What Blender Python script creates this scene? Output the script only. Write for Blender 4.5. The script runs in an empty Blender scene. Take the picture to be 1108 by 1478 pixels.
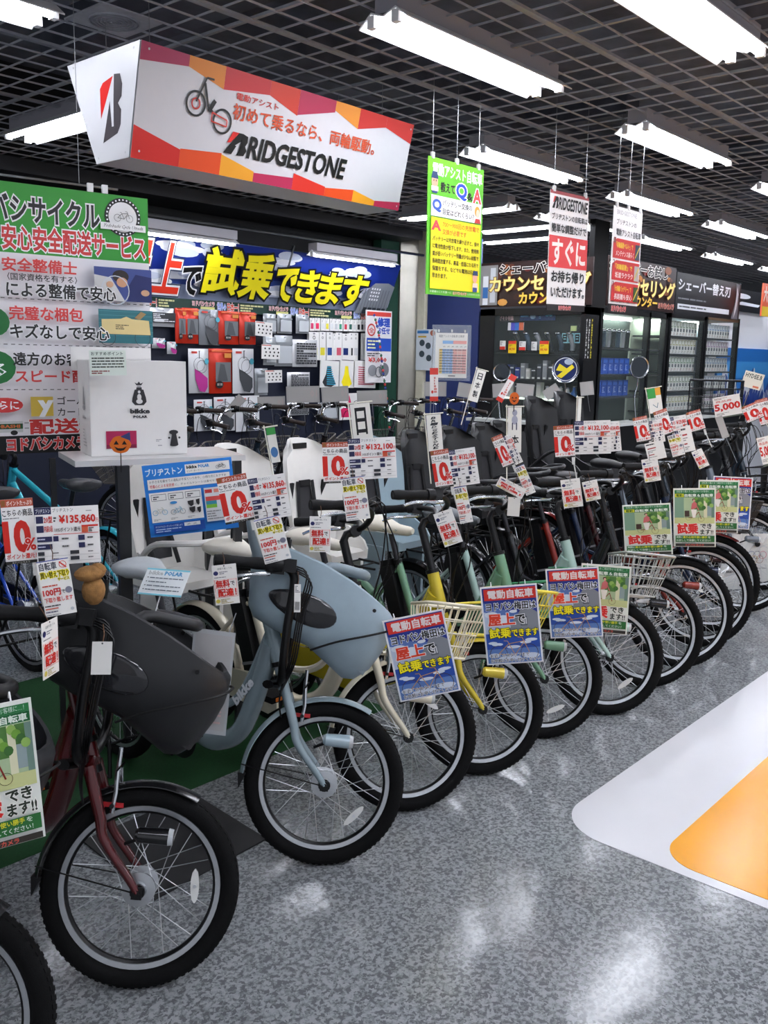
import bpy, math, random
from mathutils import Matrix, Vector
random.seed(7)
C = bpy.context.scene.collection
SC = bpy.context.scene
PI = math.pi
def R(d): return math.radians(d)

# ---------------------------------------------------------------- camera, world, exposure
CAM_F, CAM_YAW, CAM_PITCH, CAM_ROLL, CAM_H = 1320.4, .851555, .168646, -.0181358, 1.59
cy, sy = math.cos(CAM_YAW), math.sin(CAM_YAW)
cp, sp = math.cos(CAM_PITCH), math.sin(CAM_PITCH)
cr, sr = math.cos(CAM_ROLL), math.sin(CAM_ROLL)
FWD = Vector((sy*cp, cy*cp, -sp)); RT = Vector((cy, -sy, 0)); DN = FWD.cross(RT)
CX = cr*RT + sr*DN; CD = -sr*RT + cr*DN
cam = bpy.data.cameras.new('camera'); co = bpy.data.objects.new('camera', cam); C.objects.link(co)
cam.sensor_fit = 'HORIZONTAL'; cam.sensor_width = 36; cam.lens = CAM_F/1108*36
cam.clip_start = .05; cam.clip_end = 100
m = Matrix.Identity(4)
for i in range(3):
    m[i][0] = CX[i]; m[i][1] = -CD[i]; m[i][2] = -FWD[i]
m[2][3] = CAM_H
co.matrix_world = m
SC.camera = co
w = bpy.data.worlds.new('world'); SC.world = w; w.use_nodes = True
w.node_tree.nodes['Background'].inputs[0].default_value = (.86, .9, 1, 1)
w.node_tree.nodes['Background'].inputs[1].default_value = .5
SC.view_settings.view_transform = 'Standard'; SC.view_settings.look = 'None'
SC.view_settings.exposure = 0.38; SC.view_settings.gamma = 1; SC.view_settings.use_curve_mapping = False
LAMP_POWER = 24.0      # emission strength of the fluorescent tubes

# survey helpers: where the line of sight of a photo pixel meets a real plane of the shop
def _ray(px, py): return CX*((px-554)/CAM_F) + CD*((py-739)/CAM_F) + FWD
def at_z(px, py, z): d = _ray(px, py); t = (z-CAM_H)/d.z; return Vector((0, 0, CAM_H)) + d*t
def at_y(px, py, y): d = _ray(px, py); t = y/d.y; return Vector((0, 0, CAM_H)) + d*t
def at_x(px, py, x): d = _ray(px, py); t = x/d.x; return Vector((0, 0, CAM_H)) + d*t

# ---------------------------------------------------------------- materials
def lin(h):
    h = h.lstrip('#'); v = [int(h[i:i+2], 16)/255 for i in (0, 2, 4)]
    return tuple(((x/12.92) if x <= .04045 else ((x+.055)/1.055)**2.4) for x in v) + (1,)
MATS = {}
def mat(hexc, rough=.45, metal=0, bump=0, bscale=200, var=0, vscale=30, emit=0, trans=0, alpha=1, coat=0, spec=.5, ior=1.45):
    key = (hexc, rough, metal, bump, bscale, var, vscale, emit, trans, alpha, coat, spec)
    if key in MATS: return MATS[key]
    mt = bpy.data.materials.new('paint_' + hexc.lstrip('#')); mt.use_nodes = True
    nt = mt.node_tree; b = nt.nodes['Principled BSDF']; c = lin(hexc)
    b.inputs['Base Color'].default_value = c
    b.inputs['Roughness'].default_value = rough; b.inputs['Metallic'].default_value = metal
    b.inputs['Specular IOR Level'].default_value = spec
    b.inputs['Coat Weight'].default_value = coat; b.inputs['Coat Roughness'].default_value = .12
    b.inputs['Transmission Weight'].default_value = trans; b.inputs['Alpha'].default_value = alpha
    b.inputs['IOR'].default_value = ior
    if emit:
        b.inputs['Emission Color'].default_value = c; b.inputs['Emission Strength'].default_value = emit
    if var or bump:
        tc = nt.nodes.new('ShaderNodeTexCoord'); nz = nt.nodes.new('ShaderNodeTexNoise')
        nz.inputs['Scale'].default_value = vscale if var else bscale; nz.inputs['Detail'].default_value = 4
        nt.links.new(tc.outputs['Object'], nz.inputs['Vector'])
        if var:
            rp = nt.nodes.new('ShaderNodeMapRange')
            rp.inputs['From Min'].default_value = .3; rp.inputs['From Max'].default_value = .7
            rp.inputs['To Min'].default_value = 1-var; rp.inputs['To Max'].default_value = 1+var
            nt.links.new(nz.outputs['Fac'], rp.inputs['Value'])
            mx = nt.nodes.new('ShaderNodeVectorMath'); mx.operation = 'SCALE'
            mx.inputs[0].default_value = c[:3]; nt.links.new(rp.outputs['Result'], mx.inputs['Scale'])
            nt.links.new(mx.outputs['Vector'], b.inputs['Base Color'])
        if bump:
            n2 = nt.nodes.new('ShaderNodeTexNoise'); n2.inputs['Scale'].default_value = bscale
            nt.links.new(tc.outputs['Object'], n2.inputs['Vector'])
            bp = nt.nodes.new('ShaderNodeBump'); bp.inputs['Strength'].default_value = bump; bp.inputs['Distance'].default_value = .001
            nt.links.new(n2.outputs['Fac'], bp.inputs['Height']); nt.links.new(bp.outputs['Normal'], b.inputs['Normal'])
    MATS[key] = mt
    return mt
def pm(h): return mat(h, .38, spec=.4)                       # printed ink on glossy paper
def plastic(h, r=.5): return mat(h, r, bump=.25, bscale=900, var=.04, vscale=12)
def metalpaint(h): return mat(h, .25, .15, coat=.6, var=.03, vscale=8)
CHROME = mat('#c9ccd0', .18, 1, var=.03); ALU = mat('#b4b7ba', .40, 1, var=.04, vscale=60)
STEEL = mat('#9c9ea0', .3, 1, var=.06); BLACKM = mat('#0b0b0d', .35, .2, var=.05, spec=.4)
RUBBER = mat('#0a0a0b', .85, bump=.7, bscale=420, var=.12, vscale=40, spec=.22)
GRIP = mat('#0e0e10', .65, bump=.5, bscale=700, spec=.3)
BROWNGRIP = mat('#2c211c', .6, bump=.5, bscale=700)
DARKPL = mat('#111113', .4, bump=.2, bscale=900, spec=.35)

# ---------------------------------------------------------------- mesh builder
class MB:
    def __init__(s): s.v = []; s.f = []; s.m = []; s.mats = []
    def mi(s, mt):
        if mt not in s.mats: s.mats.append(mt)
        return s.mats.index(mt)
    def add(s, vs, fs, mt):
        o = len(s.v); k = s.mi(mt); s.v += [tuple(v) for v in vs]
        s.f += [tuple(i+o for i in f) for f in fs]; s.m += [k]*len(fs)
        return s
    def box(s, c, d, mt, M=None):
        x, y, z = d[0]/2, d[1]/2, d[2]/2
        vs = [Vector((a*x, b*y, e*z)) for a in (-1, 1) for b in (-1, 1) for e in (-1, 1)]
        c = Vector(c); vs = [(M @ v if M else v) + c for v in vs]
        return s.add(vs, [(0, 1, 3, 2), (4, 6, 7, 5), (0, 4, 5, 1), (2, 3, 7, 6), (0, 2, 6, 4), (1, 5, 7, 3)], mt)
    def bbox(s, a, b, mt): return s.box([(a[i]+b[i])/2 for i in range(3)], [abs(b[i]-a[i]) for i in range(3)], mt)
    def tube(s, pts, r, mt, n=8, closed=False, caps=True, flat=1.0):
        pts = [Vector(p) for p in pts]; k = len(pts)
        rs = r if isinstance(r, (list, tuple)) else [r]*k
        up = None; vs = []
        for i, p in enumerate(pts):
            a = pts[(i-1) % k] if (closed or i) else p; b = pts[(i+1) % k] if (closed or i < k-1) else p
            t = (b-a).normalized()
            if up is None:
                up = Vector((0, 0, 1)) if abs(t.z) < .9 else Vector((1, 0, 0))
            x = t.cross(up).normalized(); up = x.cross(t).normalized()
            for j in range(n):
                q = 2*PI*j/n; vs.append(p + (x*math.cos(q) + up*math.sin(q)*flat)*rs[i])
        fs = []
        for i in range(k if closed else k-1):
            a = i*n; b = ((i+1) % k)*n
            for j in range(n): fs.append((a+j, a+(j+1) % n, b+(j+1) % n, b+j))
        if caps and not closed: fs += [tuple(range(n))[::-1], tuple((k-1)*n+j for j in range(n))]
        return s.add(vs, fs, mt)
    def cyl(s, a, b, r, mt, n=12): return s.tube([a, b], r, mt, n)
    def ring(s, c, prof, mt, n=48, a0=0, a1=2*PI, closedprof=True):
        # profile of (radius, y) points swept about a y axis through c
        full = abs(a1-a0-2*PI) < 1e-6; k = n if full else n+1; p = len(prof); vs = []
        for i in range(k):
            a = a0+(a1-a0)*i/n
            for (r, y) in prof: vs.append((c[0]+r*math.cos(a), c[1]+y, c[2]+r*math.sin(a)))
        fs = []
        for i in range(n):
            A = i*p; B = ((i+1) % k)*p
            for j in range(p if closedprof else p-1): fs.append((A+j, A+(j+1) % p, B+(j+1) % p, B+j))
        if closedprof and not full: fs += [tuple(range(p)), tuple((k-1)*p+j for j in range(p))[::-1]]
        return s.add(vs, fs, mt)
    def loft(s, secs, mt, cap0=True, cap1=True, closed=True):
        n = len(secs[0]); vs = [v for q in secs for v in q]; fs = []
        for i in range(len(secs)-1):
            for j in range(n if closed else n-1): fs.append((i*n+j, i*n+(j+1) % n, (i+1)*n+(j+1) % n, (i+1)*n+j))
        if cap0: fs.append(tuple(range(n))[::-1])
        if cap1: fs.append(tuple((len(secs)-1)*n+j for j in range(n)))
        return s.add(vs, fs, mt)
    def ball(s, c, r, mt, n=10, k=6):
        r = r if isinstance(r, (list, tuple)) else (r, r, r); secs = []
        for i in range(k+1):
            t = PI*i/k; q = max(math.sin(t), .02)
            secs.append([(c[0]+r[0]*q*math.cos(2*PI*j/n), c[1]+r[1]*q*math.sin(2*PI*j/n), c[2]-r[2]*math.cos(t)) for j in range(n)])
        return s.loft(secs, mt)
    def prism(s, poly, ax, a, b, mt):
        # poly of 2D points extruded along axis ax (0 x,1 y,2 z) from a to b
        def P(p, h):
            if ax == 0: return (h, p[0], p[1])
            if ax == 1: return (p[0], h, p[1])
            return (p[0], p[1], h)
        n = len(poly); vs = [P(p, a) for p in poly]+[P(p, b) for p in poly]
        fs = [tuple(range(n))[::-1], tuple(range(n, 2*n))]+[(i, (i+1) % n, n+(i+1) % n, n+i) for i in range(n)]
        return s.add(vs, fs, mt)
    def mesh(s, name, smooth=True, ang=38):
        me = bpy.data.meshes.new(name); me.from_pydata(s.v, [], s.f)
        for mt in s.mats: me.materials.append(mt)
        me.polygons.foreach_set('material_index', s.m)
        if smooth:
            me.polygons.foreach_set('use_smooth', [True]*len(me.polygons))
            me.set_sharp_from_angle(angle=R(ang))
        me.update(); return me
    def build(s, name, parent=None, smooth=True, ang=38, **kw):
        return link(name, s.mesh(name, smooth, ang), parent, **kw)
def link(name, me, parent=None, loc=None, M=None, **tags):
    o = bpy.data.objects.new(name, me); C.objects.link(o)
    if parent: o.parent = parent
    if M is not None: o.matrix_local = M
    elif loc is not None: o.location = loc
    for k, v in tags.items(): o[k] = v
    return o
def thing(name, label, cat, loc=(0, 0, 0), rz=0, group=None, M=None):
    o = bpy.data.objects.new(name, None); C.objects.link(o); o.empty_display_size = .05
    if M is not None: o.matrix_world = M
    else: o.location = loc; o.rotation_euler = (0, 0, rz)
    o['label'] = label; o['category'] = cat
    if group: o['group'] = group
    return o
def tag(o, label, cat, group=None):
    o['label'] = label; o['category'] = cat
    if group: o['group'] = group
    return o
def pose(c, yaw, roll=0): return Matrix.Translation(c) @ Matrix.Rotation(R(yaw), 4, 'Z') @ Matrix.Rotation(-R(roll), 4, 'Y')
def arc(cx, cz, r, a0, a1, n, y=0): return [(cx+r*math.cos(R(a0+(a1-a0)*i/n)), y, cz+r*math.sin(R(a0+(a1-a0)*i/n))) for i in range(n+1)]
def bez(ps, n=10):
    # Catmull-Rom through points
    ps = [Vector(p) for p in ps]; out = []
    for i in range(len(ps)-1):
        p0 = ps[max(i-1, 0)]; p1 = ps[i]; p2 = ps[i+1]; p3 = ps[min(i+2, len(ps)-1)]
        for k in range(n):
            t = k/n
            out.append(.5*((2*p1)+(-p0+p2)*t+(2*p0-5*p1+4*p2-p3)*t*t+(-p0+3*p1-3*p2+p3)*t**3))
    out.append(ps[-1]); return out

# ---------------------------------------------------------------- lettering and print
_tc = bpy.data.curves.new('lettering', 'FONT'); _to = bpy.data.objects.new('lettering', _tc); C.objects.link(_to)
_GL = {}
def glyphs(t, off, res):
    # off = 0: filled letters; off > 0: a stroke of that radius along the letter contours
    k = (t, off, res)
    if k not in _GL:
        _tc.body = t; _tc.resolution_u = res; _tc.fill_mode = 'NONE' if off else 'BOTH'
        _tc.bevel_depth = off; _tc.bevel_resolution = 0
        dg = bpy.context.evaluated_depsgraph_get(); dg.update()
        me = bpy.data.meshes.new_from_object(_to.evaluated_get(dg))
        q = 1/off if off else 0
        vs = [(v.co.x, v.co.y, v.co.z*q) for v in me.vertices]
        fs = [tuple(p.vertices) for p in me.polygons if not off or max(vs[i][2] for i in p.vertices) > .01]
        bpy.data.meshes.remove(me); _GL[k] = (vs, fs)
    return _GL[k]
class Sheet(MB):
    # a printed sheet: local x right, z up, printed face towards -y; u,v run 0..1 from the top left corner
    def __init__(s, w, h, col='#f4f2ee', t=.0012, eps=.00014, base=None, flip=1):
        super().__init__(); s.w = w; s.h = h; s.t = t; s.eps = eps; s.k = 0; s.fl = flip
        if col: s.box((0, 0, 0), (w, t, h), base or pm(col))
    def P(s, u, v, k=None): return ((u-.5)*s.w, -(s.t/2+(s.k if k is None else k)*s.eps), (.5-v)*s.h)
    def poly(s, pts, col):
        s.k += 1; s.add([s.P(*p) for p in pts], [tuple(range(len(pts)))], pm(col) if isinstance(col, str) else col); return s
    def rect(s, a, b, c, d, col): return s.poly([(a, d), (c, d), (c, b), (a, b)], col)
    def oval(s, u, v, ru, rv, col, n=18): return s.poly([(u+ru*math.cos(2*PI*i/n), v-rv*math.sin(2*PI*i/n)) for i in range(n)], col)
    def line(s, pts, wd, col):
        # polyline of width wd metres
        for (a, b) in zip(pts[:-1], pts[1:]):
            ax, ay = a[0]*s.w, a[1]*s.h; bx, by = b[0]*s.w, b[1]*s.h; L = math.hypot(bx-ax, by-ay) or 1
            nx, ny = -(by-ay)/L*wd/2, (bx-ax)/L*wd/2
            q = [(ax+nx, ay+ny), (bx+nx, by+ny), (bx-nx, by-ny), (ax-nx, ay-ny)]
            s.k -= 0; s.poly([(x/s.w, y/s.h) for x, y in q][::-1], col)
        return s
    def circ(s, u, v, r, wd, col, n=20):
        s.k += 1; vs = []; ru, rv = r/s.w, r/s.h; du, dv = wd/s.w, wd/s.h
        for i in range(n):
            a = 2*PI*i/n; vs += [s.P(u+ru*math.cos(a), v+rv*math.sin(a)), s.P(u+(ru-du)*math.cos(a), v+(rv-dv)*math.sin(a))]
        s.add(vs, [(2*i, 2*i+1, (2*i+3) % (2*n), (2*i+2) % (2*n)) for i in range(n)], pm(col)); return s
    def text(s, t, a, b, c, d, col, bold=.012, out=None, ow=.05, res=1, shear=0, out2=None, ow2=.09):
        # lettering fitted to the box a,b,c,d
        base, _ = glyphs(t, 0, res); xs = [p[0] for p in base]; ys = [p[1] for p in base]
        x0, x1, y0, y1 = min(xs), max(xs), min(ys), max(ys)
        for off, cc, fill in ((ow2, out2, 0), (ow, out, 0), (bold, col, 1)):
            if not cc: continue
            s.k += 1
            for o_ in ([0] if fill else []) + ([off] if off > .008 else []):
                vs, fs = glyphs(t, o_, res); o = []
                for (x, y, z) in vs:
                    fu = (x-x0)/(x1-x0); fv = (y-y0)/(y1-y0)
                    o.append(s.P(a+(c-a)*(fu+shear*(fv-.5)), d+(b-d)*fv, s.k+.45*z-(.15 if o_ else 0)))
                s.add(o, fs, pm(cc))
        return s
    def lines(s, a, b, c, d, n, col, fill=.45, seed=1):
        # tiny illegible body text as word-length dashes
        rd = random.Random(seed); s.k += 1; hh = (d-b)/n; vs = []; fs = []
        for i in range(n):
            u = a; v = b+hh*(i+.25)
            while u < c-.01:
                L = min(rd.uniform(.03, .14)*(c-a)*1.4, c-u); q = len(vs)
                vs += [s.P(u, v+hh*fill), s.P(u+L*.88, v+hh*fill), s.P(u+L*.88, v), s.P(u, v)]; fs.append((q, q+1, q+2, q+3)); u += L
                if rd.random() < .06: break
        s.add(vs, fs, pm(col)); return s
    def cycle(s, u, v, sc, col, tyre='#222222', wd=None):
        # little drawing of a bicycle, sc = length in metres
        W, H = s.w, s.h; wd = wd or sc*.035; k = lambda x, y: (u+x*sc/W, v+y*sc/H)
        for x in (-.33, .33): s.circ(*k(x, .12), sc*.19, wd*.8, tyre)
        for a, b in (((.33, .12), (.2, -.22)), ((.2, -.22), (.1, -.24)), ((.23, -.12), (.02, .16)), ((.02, .16), (-.12, -.16)), ((-.12, -.16), (-.2, -.17)), ((-.33, .12), (.02, .16)), ((-.33, .12), (-.1, -.1)), ((-.1, -.1), (.22, -.14))):
            s.line([k(*a), k(*b)], wd, col)
        return s
    def put(s, name, c, yaw, roll=0, parent=None, **kw):
        return s.build(name, parent, smooth=False, M=pose(c, yaw, roll), **kw)
# ---------------------------------------------------------------- the setting
def floor_mat():
    mt = bpy.data.materials.new('mottled_vinyl'); mt.use_nodes = True; nt = mt.node_tree; b = nt.nodes['Principled BSDF']
    tc = nt.nodes.new('ShaderNodeTexCoord')
    n1 = nt.nodes.new('ShaderNodeTexNoise'); n1.inputs['Scale'].default_value = 62; n1.inputs['Detail'].default_value = 2.5; n1.inputs['Roughness'].default_value = .6
    vo = nt.nodes.new('ShaderNodeTexVoronoi'); vo.inputs['Scale'].default_value = 125
    mp = nt.nodes.new('ShaderNodeVectorMath'); mp.operation = 'ADD'
    nt.links.new(tc.outputs['Object'], n1.inputs['Vector'])
    n0 = nt.nodes.new('ShaderNodeTexNoise'); n0.inputs['Scale'].default_value = 60; nt.links.new(tc.outputs['Object'], n0.inputs['Vector'])
    sc = nt.nodes.new('ShaderNodeVectorMath'); sc.operation = 'SCALE'; sc.inputs['Scale'].default_value = .02
    nt.links.new(n0.outputs['Color'], sc.inputs[0]); nt.links.new(tc.outputs['Object'], mp.inputs[0]); nt.links.new(sc.outputs['Vector'], mp.inputs[1])
    nt.links.new(mp.outputs['Vector'], vo.inputs['Vector'])
    sep = nt.nodes.new('ShaderNodeSeparateColor'); nt.links.new(vo.outputs['Color'], sep.inputs['Color'])
    ad = nt.nodes.new('ShaderNodeMath'); ad.operation = 'MULTIPLY_ADD'; ad.inputs[1].default_value = .45
    nt.links.new(sep.outputs['Red'], ad.inputs[0]); nt.links.new(n1.outputs['Fac'], ad.inputs[2])
    cr_ = nt.nodes.new('ShaderNodeValToRGB'); cr_.color_ramp.interpolation = 'CONSTANT'
    e = cr_.color_ramp.elements; e[0].position = 0; e[0].color = lin('#5e6164')
    e[1].position = .62; e[1].color = lin('#75787a')
    x = e.new(.74); x.color = lin('#868a8c'); x = e.new(.84); x.color = lin('#909395')
    nt.links.new(ad.outputs['Value'], cr_.inputs['Fac']); nt.links.new(cr_.outputs['Color'], b.inputs['Base Color'])
    b.inputs['Roughness'].default_value = .15; b.inputs['Specular IOR Level'].default_value = .42
    n3 = nt.nodes.new('ShaderNodeTexNoise'); n3.inputs['Scale'].default_value = 9; nt.links.new(tc.outputs['Object'], n3.inputs['Vector'])
    bp = nt.nodes.new('ShaderNodeBump'); bp.inputs['Strength'].default_value = .12; bp.inputs['Distance'].default_value = .01
    nt.links.new(n3.outputs['Fac'], bp.inputs['Height']); nt.links.new(bp.outputs['Normal'], b.inputs['Normal'])
    return mt
def struct(name, mb, **kw):
    o = mb.build(name, smooth=False, **kw); o['kind'] = 'structure'; return o
fl = MB().bbox((-3, -4, -.05), (20, 9, 0), floor_mat()); struct('floor', fl)
def rounded(x0, x1, y0, y1, r, n=10):
    # only the corner at (x0,y1) is rounded
    p = [(x1, y0), (x1, y1)]
    p += [(x0+r-r*math.sin(PI/2*i/n), y1-r+r*math.cos(PI/2*i/n)) for i in range(n+1)]
    p += [(x0, y0)]; return p[::-1]
VW = mat('#d9d9dc', .22, spec=.4, var=.02, vscale=3, bump=.05, bscale=12)
VO = mat('#e39a1e', .22, spec=.4, var=.05, vscale=4, bump=.05, bscale=12)
tag(MB().prism(rounded(2.62, 9.5, -2.5, 1.50, .20), 2, 0, .0015, VW).build('floor_marking', smooth=False), 'broad white vinyl floor inlay with rounded corner at lower right', 'floor marking')
tag(MB().prism(rounded(2.665, 9.0, -2.5, 1.13, .13), 2, .0015, .003, VO).build('floor_marking', smooth=False), 'orange yellow vinyl panel inside the white floor inlay', 'floor marking')
GR = mat('#093e17', .9, bump=1, bscale=600, var=.18, vscale=90)
gm = MB().bbox((-.6, 2.60, 0), (3.02, 4.1, .002), GR); tag(gm.build('carpet', smooth=False), 'dark green artificial grass mat under the front bicycles', 'carpet')
RB = mat('#1d1d1f', .6, bump=.4, bscale=300, var=.06)
bm_ = MB().prism([(1.42, 2.11), (1.87, 2.13), (1.90, 2.56), (1.45, 2.56)], 2, .001, .006, RB); tag(bm_.build('floor_mat', smooth=False), 'black square rubber mat behind the dark red bicycle wheel', 'mat')

# ceiling: dark plenum slab with ducts over an open grid of thin bars
DK = mat('#747985', .8, var=.35, vscale=3)
ce = struct('ceiling', MB().bbox((-3, -4, 3.75), (20, 9, 3.8), DK))
GB = mat('#b4b6bc', .55, .2, var=.08); GBT = mat('#a2a4aa', .55, .2, var=.08)
M_ = .983
def bar_mesh(L, w_, h_, mt): return MB().box((0, 0, 0), (L, w_, h_), mt).mesh('grid_bar', False)
thinx = bar_mesh(17, .0055, .008, GB); thickx = bar_mesh(17, .034, .012, GBT)
thiny = bar_mesh(9.5, .0055, .008, GB); thicky = bar_mesh(9.5, .020, .012, GBT)
for i in range(-6, 44):
    y = 3.236 + (i-12)*M_/6
    if -1.0 < y < 8.3: link('grid_bar', thickx if i % 6 == 0 else thinx, ce, loc=(8.4, y, 3.0-(0 if i % 6 else .003)))
for i in range(-6, 86):
    x = 2.772 + (i-6)*M_/6
    if .2 < x < 16.5: link('grid_bar', thicky if i % 6 == 0 else thiny, ce, M=Matrix.Translation((x, 3.6, 3.004)) @ Matrix.Rotation(PI/2, 4, 'Z'))
# ducts and pipes above the grid
dm = mat('#565a64', .6, .3, var=.3, vscale=5)
for (x, y, L, d, wd) in ((5, 2.2, 9, 'x', .35), (6, 4.4, 10, 'x', .25), (3.2, 3, 5, 'y', .3), (9.5, 3, 6, 'y', .4), (6.6, 5.4, 4, 'y', .2)):
    q = MB().box((0, 0, 0), (L, wd, wd*.7), dm)
    o = q.build('ceiling_duct', ce, smooth=False, M=Matrix.Translation((x, y, 3.45)) @ Matrix.Rotation(0 if d == 'x' else PI/2, 4, 'Z'))
sp_ = MB()
for k in range(1, 7): sp_.ring((0, 0, 0), [(k*.018-.006, -.004), (k*.018, -.004), (k*.018, .004), (k*.018-.006, .004)], GBT, 24)
sp_.box((0, .006, 0), (.3, .006, .3), GB)
p_ = at_z(165, 32, 2.985)
tag(sp_.build('ceiling_speaker', smooth=False, M=Matrix.Translation(p_) @ Matrix.Rotation(PI/2, 4, 'X')), 'square ceiling speaker grille above the hanging trapezoid sign', 'speaker')

# walls
WD = mat('#101114', .7, var=.15, vscale=4)
struct('wall_back', MB().bbox((-3, 7.1, 0), (8.1, 7.2, 3.75), WD))
struct('wall_far', MB().bbox((18, -4, 0), (18.1, 9, 3.75), mat('#8c8f93', .7, var=.1, vscale=2)))
struct('wall_side', MB().bbox((8.7, 7.6, 0), (18, 7.7, 3.75), mat('#6c6e72', .7, var=.1, vscale=2)))
hb = struct('trim_1', MB().bbox((-3, 6.6, 2.86), (8.1, 7.1, 2.96), mat('#2a2a2d', .6)))

# fluorescent fittings
TUBE = mat('#f2f5ff', .4, emit=LAMP_POWER); REFL = mat('#eeeeee', .3, var=.01); HOUS = mat('#a5a3aa', .5)
def lamp_meshes(L, n):
    w_ = .13*n
    h = MB().box((0, 0, .055), (L*.97, .12, .075), HOUS)
    r = MB(); prof = [(-w_/2, -.03), (-w_/4, .018), (0, -.005), (w_/4, .018), (w_/2, -.03)] if n == 2 else [(-w_/2, -.02), (0, .02), (w_/2, -.02)]
    k = len(prof); vs = [(x, y, z) for x in (-L/2, L/2) for (y, z) in prof]+[(x, y, z+.006) for x in (-L/2, L/2) for (y, z) in prof]
    fs = [(i, i+1, k+i+1, k+i) for i in range(k-1)]+[(2*k+i, 3*k+i, 3*k+i+1, 2*k+i+1) for i in range(k-1)]
    for e in (0, k): fs += [(e+i, 2*k+e+i, 2*k+e+i+1, e+i+1) for i in range(k-1)]
    fs += [(0, k, 3*k, 2*k), (k-1, 3*k-1, 4*k-1, 2*k-1)]
    r.add(vs, fs, REFL)
    ts = []
    for y in ([-w_/4, w_/4] if n == 2 else [0]):
        ts.append(MB().tube([(-L/2+.03, y, -.018), (L/2-.03, y, -.018)], .0165, TUBE, 8).mesh('tube'))
    e = [MB().box((x, y, -.012), (.026, .036, .046), mat('#f0f0f0', .4)).mesh('lamp_holder', False) for x in (-L/2+.012, L/2-.012) for y in ([-w_/4, w_/4] if n == 2 else [0])]
    return h.mesh('housing', False), r.mesh('reflector', False), ts, e
L2 = lamp_meshes(1.26, 2); L1 = lamp_meshes(1.22, 1)
def lamp(x, y, z, ang, label, group, kind=L2):
    t = thing('ceiling_light', label, 'light', (x, y, z), ang, group)
    link('housing', kind[0], t); link('reflector', kind[1], t)
    for q in kind[3]: link('lamp_holder', q, t)
    for q in kind[2]: link('tube', q, t)
    return t
GL_ = 'fluorescent ceiling lights over the shop'
ORD = ['first', 'second', 'third', 'fourth', 'fifth', 'sixth', 'seventh', 'eighth', 'ninth', 'tenth', 'eleventh', 'twelfth', 'thirteenth', 'fourteenth', 'fifteenth']
LZ = 2.93
for (x, y, lb) in ((3.62, 1.66, 'large twin-tube ceiling light cut by the top right corner'),
                   (3.56, 2.62, 'long twin-tube ceiling light at top centre, right of the hanging trapezoid sign'),
                   (5.76, 2.62, 'twin-tube ceiling light at upper right, below the corner light'),
                   (7.95, 2.62, 'twin-tube ceiling light cut by the right edge beside the mid-height grid'),
                   (1.45, 3.68, 'twin-tube ceiling light cut by the top left corner'),
                   (5.68, 3.70, 'twin-tube ceiling light just above the green question banner'),
                   (7.68, 3.70, 'twin-tube ceiling light above the second narrow red and white banner'),
                   (9.62, 3.70, 'third light of the row running right from above the green question banner'),
                   (11.6, 3.70, 'fourth light of the row running right from above the green question banner'),
                   (13.6, 3.70, 'farthest light of the row running right from above the green question banner'),
                   (10.1, 2.62, 'farther twin-tube light near the right edge of the photo'),
                   (8.3, 4.78, 'twin-tube ceiling light half hidden behind the narrow red and white banner'),
                   (10.2, 4.78, 'twin-tube ceiling light over the refill-blade sign'),
                   (12.2, 4.78, 'small distant light right of the refill-blade sign'),
                   (14.2, 4.78, 'most distant light at the far right above the mountain poster')):
    lamp(x, y, LZ, 0, lb, GL_)
for r_, y in enumerate((.58, -.5, -1.6)):  # unseen rows continuing the lamp layout, added to light fronts and floor
    for i, x in enumerate((.2, 2.3, 4.4, 6.5, 8.6)):
        lamp(x, y, LZ, 0, f'{ORD[i]} ceiling light from the left of the {["nearest", "second", "farthest"][r_]} unseen added row behind the camera', 'unseen ceiling lights added over the aisle')
for (x, y, lb) in ((3.05, 5.2, 'ceiling light running crosswise behind the left end of the trapezoid sign'),
                   (5.15, 5.25, 'crosswise ceiling light peeking out right of the trapezoid sign'),
                   (7.07, 5.37, 'crosswise ceiling light passing behind the green question banner'),
                   (8.25, 5.3, 'upper of the two thin crosswise lights above the dark cabinet banner'),
                   (9.02, 5.8, 'lower of the two thin crosswise lights above the dark cabinet banner')):
    lamp(x, y, LZ, PI/2, lb, GL_)
for k, (a, b, lb) in enumerate((((209, 334), (365, 357), 'slim light over the blue sky banner, left one'), ((445, 369), (572, 381), 'slim light over the blue sky banner, right one'))):
    A = at_y(*a, 6.55); B = at_y(*b, 6.55); mid = (A+B)/2
    lamp(mid.x-(.25 if k == 0 else 0), 6.55, 2.56, 0, lb, 'display lights over the accessory wall', L1)
# suspension tube of the display lights
rp = MB().tube([(3.6, 6.5, 2.68), (8.0, 6.5, 2.68)], .014, STEEL, 6)
tag(rp.build('hanging_pipe'), 'thin grey pipe carrying the lights over the blue sky banner', 'pipe')
# ---------------------------------------------------------------- bicycles (x forward, y left, z up; origin on the floor under the front axle)
HA = R(70); AX = Vector((-math.cos(HA), 0, math.sin(HA)))
_MC = {}
def cached(key, fn, name, **kw):
    if key not in _MC: _MC[key] = fn().mesh(name, **kw)
    return _MC[key]
def axx(z, Rw, f=0): return -.05*math.sin(HA)-.0 - (z-(Rw-.05*math.cos(HA)))/math.tan(HA)+f     # x of the steering axis at height z

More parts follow.
